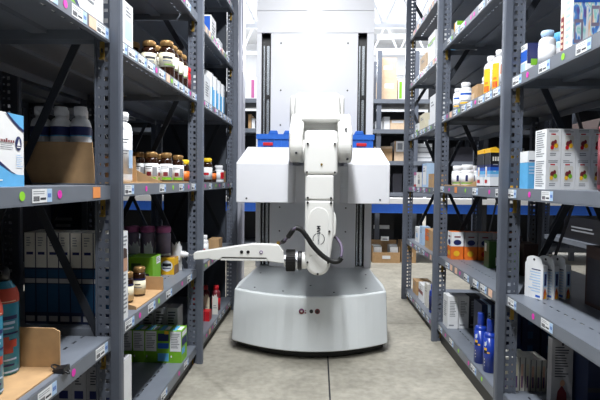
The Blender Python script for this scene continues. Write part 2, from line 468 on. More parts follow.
def tray(label, x0, x1, y0, y1, z, near=None, far=None, aisle=.0, rear=.05, side=1, mt='cardboard', name='cardboard_tray', cat='tray', t=.004):
    """open cut carton: near/far are height profiles [(u,h)...] along x, or a number"""
    root = empty(name, label, cat, ((x0+x1)/2, (y0+y1)/2, z)); w, d = x1-x0, y1-y0
    m = MB(); m.box(-w/2, w/2, -d/2, d/2, 0, t, mt); m.obj('bottom', root)
    def wall(nm, prof, y):
        if not prof: return
        if not isinstance(prof, (list, tuple)): prof = [(0, prof), (1, prof)]
        pts = [(-w/2, t)]+[(-w/2+u*w, max(h, t+.001)) for u, h in prof]+[(w/2, t)]
        m = MB(); m.prism(pts, y, y+t, 'y', mt); m.obj(nm, root)
    wall('near_wall', near, -d/2); wall('far_wall', far, d/2-t)
    for nm, hh, s in (('front_wall', aisle, side), ('rear_wall', rear, -side)):
        if hh:
            m = MB(); x = w/2-t if s > 0 else -w/2; m.box(x, x+t, -d/2+t+.0005, d/2-t-.0005, t, hh, mt); m.obj(nm, root)
    return root

def divider(label, x0, x1, y, z, h, group=None, t=.003, mt='paper'):
    w = x1-x0; c = (x0+x1)/2
    pts = [(-w/2,0),(w/2,0),(w/2,h*.86),(w*.40,h*.80),(w*.25,h),(w*.05,h*.90),(-w*.10,h*.97),(-w*.25,h*.84),(-w/2,h*.92)]
    m = MB(); m.prism(pts, -t/2, t/2, 'y', mt); m.box(-w*.3, w*.3, -t/2-.0005, -t/2, h*.3, h*.34, 'grey_text'); m.box(-w*.3, w*.2, -t/2-.0005, -t/2, h*.4, h*.44, 'grey_text')
    return tag(m.obj('divider_card', None, (c, y, z)), label, 'card', group)

# ================================================================== LEFT RACK, first bay
def supp_carton(x0, x1, y0, y1, z, h, label, alt):
    b = Box(x0, x1, y0, y1, z, z+h, 'white')
    b.lines('a', .12, .62, .52, .66, 3, 'purple', seed=alt); b.poly('a', [(.05,.30),(.40,.02),(.05,.02)], 'navy'); b.poly('a', [(.05,.14),(.36,.0),(.05,.0)], 'green', 2)
    b.lines('a', .5, .92, .12, .34, 5, 'grey_text', seed=3+alt); b.panel('a', .34, .46, .42, .5, 'blue', 2)
    return b.done('carton', label, 'box')
supp_carton(-.92, -.662, 1.275, 1.525, 1.465, .30, 'white carton with purple print and dark corner triangle, top left shelf beside near post', 1)
supp_carton(-.92, -.672, .95, 1.262, 1.465, .27, 'white carton nearest on the top left shelf, cut off by the frame', 2)

b = Box(-.90, -.705, .83, 1.175, .98, 1.148, 'white')      # glove carton
f = 'a'
b.poly(f, [(0,0),(1,0),(1,.16),(.93,.165),(.86,.19),(.80,.24),(.74,.29),(.6,.38),(.3,.44),(0,.42)], 'lightblue', 1)
b.poly(f, [(0,.42),(.3,.44),(.6,.38),(.74,.29),(.80,.24),(.86,.19),(.90,.173),(.90,.178),(.86,.205),(.80,.27),(.74,.335),(.6,.43),(.3,.49),(0,.47)], 'navy', 2)
b.poly(f, [(.82,1),(1,1),(1,.80),(.95,.84),(.88,.92)], 'lightblue', 1); b.poly(f, [(.80,1),(.82,1),(.88,.92),(.95,.84),(1,.80),(1,.765),(.95,.80),(.87,.89)], 'navy', 2)
b.oval(f, .937, .60, .036, .10, 'navy', 2); b.poly(f, [(.918,.57),(.956,.57),(.940,.67)], 'white', 3); b.panel(f, .915, .958, .54, .555, 'white', 3)
for i in range(12): b.panel(f, .60+.0245*i, .617+.0245*i, .60, .635+.018*(i % 4 == 0), 'maroon', 3)
b.lines(f, .74, .89, .51, .565, 2, 'grey_text', 3, 5); b.lines(f, .91, .98, .26, .44, 7, 'paleblue', 3, 8)
b.lines(f, .66, .76, .40, .44, 1, 'navy', 3); b.lines(f, .66, .76, .06, .10, 1, 'white', 3, 2)
b.done('glove_carton', 'white and blue glove carton with a round navy emblem on the left label-height shelf', 'box')

# torn carton of white bottles just beyond the near post
tray('cut brown carton holding tall white bottles with navy label bands', -1.06, -.668, 1.612, 2.06, .985, near=[(0,.137),(.82,.134),(.84,.006),(1,.006)], far=[(0,.11),(.76,.112),(.78,.006),(1,.006)], aisle=.0, rear=.12)
WB = dict(r=.033, h=.252, lab='plastic_white', capr=.62, caph=.12, sh=.15, neck=.52, lv=(.12,.735), prints=((0,360,.615,.73,'navy'),(0,360,.60,.615,'lightblue'),(215,330,.30,.33,'grey_text'),(215,320,.24,.26,'grey_text'),(330,385,.2,.46,'paleblue')))
for (x, y, l) in ((-.803,1.668,'white bottle with navy band, closest to the near left post in the brown carton'),
                  (-.871,1.668,'white bottle with navy band, second from the near left post in the brown carton'),
                  (-.939,1.668,'white bottle with navy band, half hidden behind the dark diagonal brace'),
                  (-.836,1.745,'white bottle with navy band in the back row, showing between the two front ones'),
                  (-.905,1.745,'white bottle with navy band in the back row, left of the other back bottle')):
    bottle('wb', (x,y,.9895), l, **WB)
WB.update(r=.035, prints=((215,330,.60,.62,'grey_text'),(215,320,.56,.575,'grey_text'),(240,330,.44,.455,'grey_text'),(240,320,.40,.415,'grey_text'),(330,385,.2,.46,'paleblue')))
bottle('wbplain', (-.714,1.80,.9895), 'tall white bottle standing just right of the near left post', **WB)

# spray cans, card tray, binder clip
def spray(x, y, z, rz, label):
    key = 'spray'
    if key in PROTO:
        t = dup(PROTO[key]); t.location = (x,y,z); t.rotation_euler = (0,0,rz); return tag(t, label, 'spray can')
    t = empty('spray_can', label, 'spray can', (x,y,z), rz); PROTO[key] = t; r, h = .036, .235
    m = MB(); m.lathe([(0,0),(r*.94,0),(r,.006),(r,h*.80),(r*.97,h*.85),(r*.80,h*.93),(r*.52,h*.985),(r*.5,h),(0,h)], 'spray_teal', 28); m.obj('body', t)
    m = MB(); e = .0006
    m.lathe([(r+e,h*.775),(r+e,h*.80),(r*.975+e,h*.855),(r*.82+e,h*.93)], 'splash', 28)
    for a0, a1, z0, z1, mt in ((200,340,.79,.80,'peach'),(200,345,.60,.64,'navy'),(205,335,.55,.58,'paleblue'),(210,330,.50,.52,'paleblue'),(200,350,.44,.46,'navy'),(205,340,.16,.18,'paleblue'),(205,330,.10,.12,'navy'),(190,350,.03,.05,'paleblue')):
        m.lathe([(r+2*e,h*z0),(r+2*e,h*z1)], mt, 10, a0=math.radians(a0), a1=math.radians(a1))
    for a0, a1, z0, z1 in ((265,300,.27,.40),(285,325,.24,.36),(300,340,.30,.38),(250,275,.24,.31),(275,310,.36,.42)):
        m.lathe([(r+3*e,h*z0),(r+3*e,h*z1)], 'splash', 8, a0=math.radians(a0), a1=math.radians(a1))
    m.obj('label', t)
    m = MB(); m.lathe([(0,h),(.016,h),(.016,h+.022),(.012,h+.034),(0,h+.036)], 'black_plastic', 16); m.box(-.005,.005,-.022,0,h+.018,h+.028,'black_plastic'); m.obj('nozzle', t)
    return t
tr = tray('open brown cardboard tray under the spray cans on the lower left shelf', -1.03, -.672, .70, 1.275, .50, near=None, far=[(0,.11),(.95,.108),(.97,.105),(1,.10)], aisle=0, rear=.10)
spray(-.797, 1.232, .5045, .2, 'teal spray can with orange shoulder, standing further back beside the cardboard wall')
spray(-.755, 1.10, .5045, .5, 'teal spray can with orange splash, cut off at the left edge of the frame')
cl = empty('binder_clip', 'black binder clip gripping the tray corner above a pink dot', 'clip', (-.655, 1.255, .505))
m = MB(); m.prism([(-.020,-.006),(.010,-.006),(.010,.010),(-.020,.004)], -.016, .016, 'y', 'black_plastic'); m.obj('jaw', cl)
m = MB(); m.tube([(.008,-.008,.0),(.015,-.005,-.008),(.017,0,-.010),(.015,.005,-.008),(.008,.008,.0)], .0018, 'black_plastic', 6); m.obj('front_lever', cl)
m = MB(); m.tube([(-.015,-.012,.004),(-.026,-.008,.010),(-.030,0,.011),(-.026,.008,.010),(-.015,.012,.004)], .0022, 'black_plastic', 6); m.obj('rear_lever', cl)

# row of tall blue and white boxes beyond the near post, lower middle shelf
w = .0385
ords = ['at the aisle with white side showing', 'second from the aisle', 'third from the aisle', 'fourth from the aisle', 'fifth from the aisle', 'sixth from the aisle', 'seventh from the aisle', 'innermost of its row']
for i in range(8):
    x1 = -.656-i*w
    b = Box(x1-w+.0012, x1, 1.602, 1.70, .52, .822, 'navy_box')
    b.panel('c', .03, .97, .62, 1, 'offwhite'); b.panel('c', .2, .8, .76, .79, 'navy', 2); b.lines('c', .2, .7, .84, .95, 4, 'grey_text', 2, i)
    b.panel('c', .03, .97, .45, .50, 'greybox'); b.panel('c', .03, .97, .51, .60, 'teal_box'); b.panel('c', .03, .97, .13, .44, 'teal_box'); b.panel('c', .1, .9, .03, .09, 'greybox')
    b.panel('t', .03, .97, .02, .98, 'offwhite')
    if i == 0:
        b.panel('a', 0, 1, 0, 1, 'paper'); b.lines('a', .5, .95, .05, .52, 10, 'grey_text', 2, 4); b.lines('a', .4, .95, .82, .95, 3, 'grey_text', 2, 6)
        b.poly('a', [(.35,.55),(.95,.55),(.95,.66),(.8,.78),(.5,.76)], 'skin', 2); b.poly('a', [(.5,.70),(.9,.70),(.88,.80),(.6,.82)], 'dark_brown', 3)
    b.done('medicine_box', 'tall blue and white box behind the left post, %s' % ords[i], 'box', 'tall blue and white boxes on the left')
# pale boxes below them on the bottom shelf
w = .052
for i in range(5):
    x1 = -.663-i*w
    b = Box(x1-w+.0015, x1, 1.62, 1.75, .10, .372, 'greybox')
    b.panel('c', .2, .8, .60, .70, 'navy', 1); b.lines('c', .25, .7, .76, .93, 5, 'dark_text', 1, i); b.panel('c', .44, .56, .94, .96, 'dark_text')
    if i == 0: b.panel('a', 0, 1, 0, 1, 'paper'); b.panel('a', 0, 1, 0, .1, 'paleblue', 2)
    b.done('medicine_box', ['pale box at the aisle end of the bottom row, its white side facing the aisle', 'pale grey box with a dark tag, second in the bottom row from the aisle', 'pale grey box with a dark tag, third in the bottom row from the aisle', 'pale grey box with a dark tag, fourth in the bottom row from the aisle', 'pale grey box with a dark tag, innermost in the bottom row'][i], 'box', 'pale grey boxes on the bottom left shelf')

# ================================================================== LEFT RACK, second bay
b = Box(-.80, -.657, 1.61, 1.755, 1.455, 1.60, 'white'); b.panel('a', .5, .95, .15, .6, 'paleblue'); b.lines('a', .55, .9, .65, .9, 3); b.done('medicine_box', 'white box with pale blue print poking out right of the near left post, upper shelf', 'box')
AB = dict(r=.035, h=.165, body='amber_glass', cap='gold_cap', lab='cream_label', capr=.80, caph=.15, sh=.16, neck=.70, lv=(.28,.66), prints=((230,300,.50,.56,'dark_text'),(230,290,.42,.46,'grey_text'),(300,340,.34,.6,'offwhite'),(240,330,.33,.35,'green')))
for x, y, l in ((-.688,2.25,'largest looking amber bottle with gold cap, front of the upper left shelf'), (-.768,2.25,'amber bottle with gold cap, left neighbour of the largest looking one'),
                (-.692,2.332,'amber bottle with gold cap, next right behind the largest looking one'), (-.692,2.412,'amber bottle with gold cap, third along the upper left shelf edge'),
                (-.692,2.495,'amber bottle with gold cap, last before the red jar'), (-.768,2.332,'amber bottle with gold cap in the second row, its cap showing between two others'),
                (-.848,2.27,'amber bottle with gold cap, innermost and half hidden on the upper left shelf')):
    bottle('ab', (x,y,1.455), l, group='amber bottles on the upper left shelf', rz=rnd.uniform(-.1,.6), **AB)
bottle('redjar', (-.70,2.60,1.455), 'red jar with red lid at the far end of the upper left shelf', 'jar', name='jar', r=.032, h=.125, body='red', cap='red', capr=.95, caph=.2, sh=.06, neck=.85, lab='maroon', lv=(.1,.5))

# middle shelf: cut tray with gold capped bottles
tray('cut brown display tray with a curved side, holding gold capped bottles', -.99, -.668, 2.125, 2.56, .985, near=[(0,.078),(.5,.076),(.6,.062),(.7,.046),(.8,.03),(.9,.017),(1,.006)], far=None, aisle=.006, rear=.08)
GB = dict(r=.028, h=.132, body='amber_glass', cap='gold_cap', lab='paper', capr=.86, caph=.17, sh=.10, neck=.74, lv=(.06,.62), prints=((225,300,.50,.53,'dark_text'),(225,290,.44,.46,'grey_text'),(250,290,.20,.34,'maroon'),(235,330,.07,.16,'green'),(300,345,.2,.5,'grey_text')))
for x, y, l in ((-.698,2.275,'gold capped bottle with white label, middle one in the curved tray'), (-.700,2.475,'gold capped bottle with white label, right hand end of the curved tray'),
                (-.745,2.215,'gold capped bottle with white label, first behind the curved cardboard side'), (-.805,2.215,'gold capped bottle in the shade at the inner end of the curved tray'),
                (-.800,2.295,'gold capped bottle in the second row of the curved tray, left one'), (-.770,2.40,'gold capped bottle in the second row of the curved tray, right one')):
    bottle('gb', (x,y,.9895), l, group='gold capped bottles in the curved tray', rz=rnd.uniform(-.1,.4), **GB)
bottle('yc', (-.705,2.612,.985), 'dark bottle with yellow cap squeezed against the second left post', r=.026, h=.12, body='amber_glass', cap='yellow_cap', capr=.9, caph=.2, sh=.08, neck=.75, lab='orange', lv=(.1,.5))

# lower middle shelf
tray('small cut cardboard tray under two gold capped bottles', -.83, -.664, 1.80, 2.125, .52, near=[(0,.03),(.6,.03),(1,.012)], far=[(0,.02),(.38,.03),(.42,.062),(.97,.060),(1,.055)], aisle=.0, rear=.03)
VB = dict(r=.025, h=.118, body='amber_glass', cap='gold_cap', lab='cream_label', capr=.88, caph=.18, sh=.10, neck=.78, lv=(.08,.55), prints=((200,360,.56,.62,'navy'),(250,300,.40,.44,'dark_text'),(240,310,.3,.33,'grey_text')))
bottle('vb', (-.735,1.895,.5245), 'amber bottle with gold cap and cream label, nearer one in the small tray', **VB)
bottle('vb', (-.728,2.01,.5245), 'amber bottle with gold cap and cream label, farther one in the small tray', **VB)
for i in range(2):
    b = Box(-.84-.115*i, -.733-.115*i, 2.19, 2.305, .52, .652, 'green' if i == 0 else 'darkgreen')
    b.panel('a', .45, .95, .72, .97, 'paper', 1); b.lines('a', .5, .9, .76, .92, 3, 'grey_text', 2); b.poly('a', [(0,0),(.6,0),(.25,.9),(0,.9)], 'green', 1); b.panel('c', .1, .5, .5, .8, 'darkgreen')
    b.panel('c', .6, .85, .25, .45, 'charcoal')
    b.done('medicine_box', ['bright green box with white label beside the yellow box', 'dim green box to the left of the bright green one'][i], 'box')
b = Box(-.795, -.722, 2.485, 2.565, .52, .604, 'yellow')
b.oval('c', .5, .52, .40, .33, 'paper', 1); b.panel('c', .2, .8, .52, .68, 'dark_text', 2); b.poly('c', [(.2,.52),(.5,.48),(.8,.56),(.8,.6),(.2,.58)], 'dark_text', 2); b.panel('c', .22, .78, .36, .42, 'navy', 2)
b.panel('a', 0, 1, 0, .55, 'cardboard_dark', 1); b.panel('t', 0, 1, .25, 1, 'cardboard_dark', 1)
b.done('medicine_box', 'yellow box with white oval label next to the robot suction tip', 'box')
divider('white divider card touched by the suction cup at the right end', -.768, -.7175, 2.612, .52, .155)
for i, (x0, x1, l) in enumerate(((-.815,-.86,'third'), (-.88,-.935,'second'), (-.955,-1.01,'first'))):
    divider('dim white divider card, %s from the left behind the green boxes' % l, x1, x0, 2.44, .52, .175, 'divider cards on the left shelf')
JAR = dict(name='jar', cat='jar', r=.038, h=.232, body='dim_jar', cap='magenta_lid', capr=.97, caph=.13, sh=.06, neck=.85, lab='offwhite', lv=(.15,.4), prints=((230,310,.2,.36,'purple'),))
for x, l in ((-.815,'nearest the aisle'), (-.90,'second from the aisle'), (-.985,'third from the aisle'), (-1.07,'innermost')):
    bottle('jar', (x,2.61,.52), 'tall dim jar with purple lid on the lower left shelf, %s' % l, group='jars with purple lids', **JAR)

# bottom shelf: green and white boxes
w = .061
for i in range(5):
    x1 = -.66-i*w; b = Box(x1-w+.0015, x1, 2.40, 2.50, .10, .258, 'green')
    if i == 1:
        b.panel('c', .05, .95, .68, .92, 'navy', 1); b.panel('c', .05, .95, .45, .62, 'blue', 1); b.panel('c', .05, .95, .05, .3, 'lightblue', 1); b.panel('c', .6, .95, .9, 1, 'yellow', 2)
    else:
        b.panel('c', .04, .96, .36, .99, 'paper', 1); b.lines('c', .12, .9, .44, .92, 9, 'grey_text', 2, i); b.oval('c', .15, .2, .06, .04, 'paper', 2)
    b.panel('a', .05, .95, .5, .75, 'navy', 1); b.panel('a', .05, .6, .25, .45, 'lightblue', 1); b.panel('a', .1, .9, .8, .95, 'paper', 1)
    b.panel('t', .1, .5, .1, .9, 'lightblue', 1); b.panel('t', .55, .9, .2, .8, 'paper', 1)
    b.done('medicine_box', ['bright green and white box, aisle end of the bottom left shelf', 'green box with dark picture panel, second from the aisle on the bottom left shelf', 'dim green and white box, third from the aisle on the bottom left shelf', 'dim green and white box, fourth from the aisle on the bottom left shelf', 'dim green and white box, innermost on the bottom left shelf'][i], 'box', 'green and white boxes on the bottom left shelf')
for i in range(3):
    b = Box(-.775-.062*i, -.716-.062*i, 2.53, 2.625, .10, .338, 'greybox'); b.lines('c', .15, .85, .55, .92, 6, 'dark_text', 1, i)
    b.done('medicine_box', 'grey printed box standing behind the green boxes, %s' % ['right one', 'middle one', 'left one'][i], 'box', 'grey boxes behind the green boxes')

# ================================================================== LEFT RACK, third bay
b = Box(-.785, -.690, 3.18, 3.34, 1.88, 2.045, 'white'); b.panel('c', .05, .95, .3, .95, 'blue'); b.panel('c', .3, .9, .05, .28, 'navy'); b.lines('a', .2, .8, .2, .8, 5); b.done('medicine_box', 'blue and white box high on the far end of the left shelving', 'box')
b = Box(-.78, -.690, 3.42, 3.56, 1.88, 1.965, 'paper'); b.panel('a', .1, .9, .2, .5, 'peach'); b.done('medicine_box', 'small white box to the right of the high blue box', 'box')
b = Box(-.80, -.695, 3.02, 3.19, 1.455, 1.64, 'paper'); b.panel('c', .3, .8, .3, .6, 'greybox'); b.lines('a', .2, .8, .3, .8, 6); b.done('medicine_box', 'white box left of the blue striped sleeves on the left shelving', 'box')
for i, l in enumerate(('first', 'second', 'third', 'last')):
    y = 3.235+i*.13
    m = MB(); m.prism([(-.11,0),(.0,0),(.0,.235),(-.045,.262),(-.11,.225)], 0, .045, 'y', 'paper')
    m.box(-.10, -.008, -.0008, 0, .03, .15, 'lightblue'); m.box(.0, .0008, .004, .041, .03, .15, 'lightblue'); m.box(-.08, -.03, -.0012, -.0008, .17, .175, 'grey_text')
    tag(m.obj('paper_sleeve', None, (-.695, y, 1.455)), 'white sleeve with light blue block, %s in the row at the far left' % l, 'sleeve', 'white and blue sleeves')
bottle('l3a', (-.715,3.20,.985), 'dark bottle with bright yellow cap on the far left shelf', r=.032, h=.155, body='amber_glass', cap='yellow_cap', capr=.85, caph=.16, sh=.1, neck=.7, lab='paper', lv=(.12,.62), prints=((240,300,.3,.4,'red'),))
bottle('l3b', (-.70,3.30,.985), 'small dark bottle with orange label beside the yellow capped one', r=.024, h=.10, body='amber_glass', cap='black_plastic', lab='orange', lv=(.2,.6), capr=.8)
bottle('l3c', (-.71,3.55,.985), 'white bottle with red edged label near the third left post', r=.036, h=.12, lab='paper', capr=.75, caph=.22, prints=((300,360,.2,.6,'red'),(180,240,.4,.6,'red')))
b = Box(-.78, -.70, 3.63, 3.76, .985, 1.07, 'cardboard'); b.done('carton', 'small brown carton by the third left post at eye level', 'box')
bottle('l3d', (-.712,3.10,.52), 'white bottle just right of the second left post behind the tool', r=.028, h=.135, lab='paper', prints=((240,300,.2,.4,'red'),))
b = Box(-.76, -.685, 3.44, 3.56, .52, .59, 'cardboard'); b.done('carton', 'little brown carton behind the tool on the far left shelf', 'box')
b = Box(-.745, -.683, 3.13, 3.20, .10, .162, 'red'); b.panel('c', .46, .54, 0, 1, 'maroon'); b.done('medicine_box', 'small red box on the bottom shelf beyond the second left post', 'box')
divider('cream card standing behind the small red box, left one', -.745, -.705, 3.235, .10, .155, mt='cream_label')
divider('cream card standing behind the small red box, right one', -.700, -.662, 3.30, .10, .14, mt='offwhite')
for i in range(3):
    bottle('rb', (-.70-.075*i,3.42,.10), 'red bottle on the bottom shelf behind the cream cards, %s' % ['right', 'middle', 'left'][i], r=.03, h=.17, body='maroon', cap='red', lab='red', lv=(.1,.5), capr=.6, group='red bottles at the far left')

# ================================================================== RIGHT RACK, first bay
b = Box(.79, .838, 1.955, 2.015, 1.415, 1.535, 'white', -1); b.panel('a', 0, 1, .45, .8, 'blue'); b.panel('a', .1, .8, .1, .4, 'paleblue'); b.panel('c', .0, 1, .35, 1, 'navy'); b.panel('c', .3, .8, .3, .5, 'green', 2); b.lines('a', .1, .8, .84, .96, 2, 'grey_text', 2)
b.done('medicine_box', 'blue and white box beside the near right post on the upper shelf', 'box')
bottle('r1w', (.842,1.905,1.415), 'white bottle with pale blue cap on the upper right shelf', r=.030, h=.148, cap='paleblue', capr=.72, caph=.14, sh=.16, neck=.6, lab='plastic_white')
bottle('r1c', (.92,1.97,1.415), 'grey blue bottle half hidden behind the white one, upper right shelf', r=.028, h=.16, body='paleblue', cap='lightblue', capr=.85, caph=.2, sh=.08, neck=.7, lab='greybox')
def holo(x0, x1, y0, y1, label, i):
    b = Box(x0, x1, y0, y1, 1.415, 1.68, 'paper', -1)
    b.panel('a', .05, .32, .0, .55, 'peach'); b.panel('a', .06, .30, .02, .5, 'maroon', 2); b.lines('a', .45, .9, .1, .9, 10, 'paleblue', 2, i)
    for k in range(6): b.panel('a', .10, .26, .05+.07*k, .09+.07*k, 'peach', 3)
    b.panel('c', .02, .98, .02, .80, 'hologram_film'); b.panel('c', .05, .35, .12, .40, 'dim_jar', 2); b.panel('c', .1, .28, .16, .36, 'hologram_film', 3); b.panel('c', .62, .9, .32, .56, 'dim_jar', 2); b.panel('c', .66, .86, .36, .52, 'hologram_film', 3); b.panel('c', .02, .98, .60, .63, 'blue', 2); b.panel('c', .02, .98, .66, .69, 'orange', 2); b.panel('c', .45, .52, .02, .55, 'paper', 2); b.panel('c', .2, .8, .84, .96, 'paleblue', 2)
    return b.done('gift_pack', label, 'box')
holo(.800, .892, 1.635, 1.715, 'iridescent rainbow foil pack with a red side panel, upper right shelf', 1)
holo(.898, .98, 1.62, 1.70, 'iridescent foil pack at the right edge of the frame, upper shelf', 2)
for i in range(2):
    b = Box(.788+.037*i, .8235+.037*i, 1.915, 1.99, .98, 1.122, 'lightblue', -1); b.panel('c', 0, 1, .70, 1, 'paper'); b.panel('c', .1, .8, .72, .76, 'navy', 2); b.lines('c', .1, .9, .35, .6, 3, 'paleblue', 2, i); b.panel('a', 0, 1, .70, 1, 'paper')
    b.done('medicine_box', 'light blue box with white top beside the near right post, %s' % ['left one', 'right one'][i], 'box', 'light blue boxes by the right post')
w = .0515
cols = ['first', 'second', 'third', 'fourth']
for i in range(4):
    for k in range(2):
        z = .98+.1065*k
        b = Box(.80+w*i, .80+w*(i+1)-.0012, 1.793, 1.884, z, z+.1062, 'paper', -1)
        b.panel('c', .30, .62, .80, .84, 'red', 1); b.lines('c', .15, .85, .86, .96, 2, 'grey_text', 1, i); b.lines('c', .25, .8, .08, .2, 2, 'grey_text', 1, i+9)
        b.poly('c', [(.24,.26),(.84,.26),(.84,.74),(.78,.78),(.3,.78),(.24,.72)], 'offwhite', 1)
        cs = ('maroon', 'yellow', 'red') if k else ('maroon', 'green', 'yellow')
        b.oval('c', .45, .50, .15, .10, cs[0]); b.oval('c', .65, .44, .13, .08, cs[1], 3); b.oval('c', .38, .38, .12, .07, cs[2], 4); b.oval('c', .6, .57, .10, .07, cs[0], 3)
        b.lines('a', .12, .9, .05, .95, 12, 'grey_text', 1, i+k)
        b.done('medicine_box', 'white box with fruit picture, %s row, %s from the near right post' % (['bottom', 'top'][k], cols[i]), 'box', 'white fruit boxes stacked two high')
bottle('rcan', (.835,1.41,.98), 'large round maroon red canister at the right edge of the frame', 'canister', name='canister', r=.058, h=.185, body='maroon', cap='maroon', capr=.97, caph=.12, sh=.03, neck=.93, lab='maroon', lv=(.1,.8))

def hang_box(x, y, rz, label):
    key = 'hang'
    if key in PROTO: t = dup(PROTO[key]); t.location = (x,y,.555); t.rotation_euler = (0,0,rz); return tag(t, label, 'box', 'hang tab boxes')
    t = empty('hang_box', label, 'box', (x,y,.555), rz, 'hang tab boxes'); PROTO[key] = t
    # local: big white face towards -x, spine towards -y
    m = MB(); T, Wd, H = .024, .088, .132
    m.box(0, T, 0, Wd, 0, H, 'paper')
    r = random.Random(3)
    for i in range(9): m.box(-.0005, 0, .012, .012+.062*(.6+.4*r.random()), H-.022-.0105*i, H-.018-.0105*i, 'paleblue' if i else 'navy')
    m.box(-.0005, 0, .012, .034, .006, .014, 'blue')
    m.box(.003, T-.003, -.0005, 0, .05, .108, 'paleblue'); m.box(.007, T-.007, -.0008, -.0005, .055, .1, 'navy')
    m.add([(.004,-.0006,.004),(T-.004,-.0006,.004),(T-.004,-.0006,.024),(.016,-.0006,.036),(.011,-.0006,.046),(.006,-.0006,.03)], [(0,1,2,3,4,5)], 'orange')
    m.add([(.008,-.0009,.004),(T-.006,-.0009,.004),(.015,-.0009,.024)], [(0,1,2)], 'yellow')
    m.add([(.004,-.0009,.024),(.011,-.0009,.046),(.011,-.0009,.03)], [(0,1,2)], 'red')
    m.obj('carton_body', t)
    m = MB(); pts = [(.0, H), (Wd, H)] + [(Wd/2+.038*math.cos(a), H+.008+.024*math.sin(a)**.6) for a in [PI*i/12 for i in range(13)]]
    m.prism(pts, 0, .002, 'x', 'paper'); m.cyl((-.0006, Wd/2, H+.018), .005, .0005, 'x', 'dark_text', 12); m.obj('hang_tab', t)
    return t
hang_box(.860, 1.925, .40, 'white hang tab box with flame spine, frontmost of three on the right shelf')
hang_box(.905, 1.930, .36, 'white hang tab box with flame spine, middle of three on the right shelf')
hang_box(.953, 1.94, .30, 'white hang tab box with flame spine, rearmost of three on the right shelf')
b = Box(.995, 1.30, 1.60, 1.88, .555, .775, 'dark_brown', -1); b.lines('a', .3, .7, .3, .7, 2, 'charcoal'); b.panel('c', .05, .9, .1, .6, 'charcoal'); b.panel('a', .04, .96, .06, .8, 'charcoal'); b.done('carton', 'large dark brown carton deep on the lower right shelf', 'box')
b = Box(.90, 1.20, 1.20, 1.565, .555, .765, 'greybox', -1); b.panel('a', 0, 1, 0, .2, 'offwhite'); b.panel('a', .2, .6, .05, .12, 'red', 2); b.done('carton', 'pale carton edge at the right border of the frame, lower shelf', 'box')
b = Box(.905, .985, 1.93, 1.965, .15, .405, 'greybox', -1); b.lines('c', .15, .85, .40, .88, 12, 'dark_text', 1); b.poly('c', [(.25,.02),(.75,.02),(.72,.18),(.5,.30),(.3,.2)], 'maroon', 2); b.oval('c', .52, .33, .12, .05, 'skin', 3); b.panel('c', .45, .55, .9, .94, 'dark_text'); b.done('medicine_box', 'tall grey printed box with small figure picture, bottom right shelf', 'box')
b = Box(.995, 1.22, 1.84, 1.99, .15, .44, 'navy_box', -1); b.panel('c', 0, 1, .3, .36, 'charcoal'); b.done('carton', 'dark navy carton right of the grey printed box, bottom right shelf', 'box')
for i in range(8):
    b = Box(.790+.0225*i, .8105+.0225*i, 2.11, 2.22, .125, .268-.01*(i > 4), 'offwhite', -1); b.panel('c', .25, .75, .1, .8, 'peach' if i % 2 else 'cream_label'); b.panel('c', .35, .65, .1, .45, 'purple', 2); b.panel('c', 0, .12, 0, 1, 'charcoal', 2)
    b.done('thin_box', 'thin upright pale box, %s from the left in the row beyond the near right post' % ['first', 'second', 'third', 'fourth', 'fifth', 'sixth', 'seventh', 'eighth'][i], 'box', 'thin pale boxes at bottom right')

# ================================================================== RIGHT RACK, second bay
b = Box(.80, .86, 2.99, 3.05, 1.85, 1.945, 'paper', -1); b.panel('t', .1, .9, .1, .9, 'green'); b.panel('c', 0, 1, .75, 1, 'green'); b.panel('a', 0, .3, 0, 1, 'yellow'); b.done('medicine_box', 'small white and green box on the highest visible right shelf', 'box')
WS = dict(lab='paper', capr=.72, caph=.16, sh=.12, neck=.62, lv=(.1,.66), prints=((200,340,.52,.60,'blue'),(210,300,.3,.33,'grey_text'),(200,330,.2,.26,'yellow')))
bottle('ws', (.822,2.86,1.41), 'larger white bottle with blue striped label, upper right shelf', r=.034, h=.150, **WS)
bottle('wsm', (.805,2.955,1.41), 'smaller white bottle left of the larger blue striped one, upper right shelf', r=.026, h=.135, **WS)
b = Box(.80, .885, 2.58, 2.68, 1.41, 1.50, 'cardboard', -1); b.panel('a', .1, .5, .2, .6, 'cardboard_pale'); b.done('carton', 'small brown carton between the white and the orange bottles, upper right shelf', 'box')
bottle('wsx', (.895,2.735,1.41), 'white bottle half hidden behind the small brown carton', r=.03, h=.155, **WS)
OB = dict(r=.032, h=.195, body='plastic_white', cap='plastic_white', lab='paper', capr=.55, caph=.14, sh=.14, neck=.5, lv=(.08,.68), prints=((180,245,.08,.68,'yellow'),(190,235,.12,.26,'red'),(195,230,.30,.36,'orange'),(255,320,.42,.64,'orange'),(262,312,.34,.40,'dark_text'),(258,300,.2,.24,'grey_text')))
bottle('ob', (.822,2.45,1.41), 'orange and yellow labelled white bottle, left of two on the upper right shelf', **OB)
bottle('ob', (.822,2.335,1.41), 'orange and yellow labelled white bottle, right of two on the upper right shelf', **OB)
tray('low cut cardboard tray with a sloping side, under white bottles on the right shelf', .775, 1.03, 2.66, 3.11, .98, near=[(0,.006),(.1,.012),(.5,.075),(1,.085)], far=None, aisle=.006, rear=.06, side=-1)
SB = dict(r=.036, h=.115, lab='paper', capr=.80, caph=.24, sh=.10, neck=.7, lv=(.08,.58), prints=((230,250,.2,.5,'navy'),(190,330,.09,.14,'green')))
for x, y, l in ((.820,2.97,'front left'), (.822,2.80,'front right'), (.905,2.95,'back left'), (.905,2.80,'back right')):
    bottle('sb', (x,y,.9845), 'squat white bottle in the sloping tray, %s of four' % l, group='squat white bottles', rz=.2, **SB)
b = Box(1.05, 1.25, 2.86, 3.08, .98, 1.09, 'cardboard_dark', -1); b.done('carton', 'brown carton behind the squat white bottles', 'box')
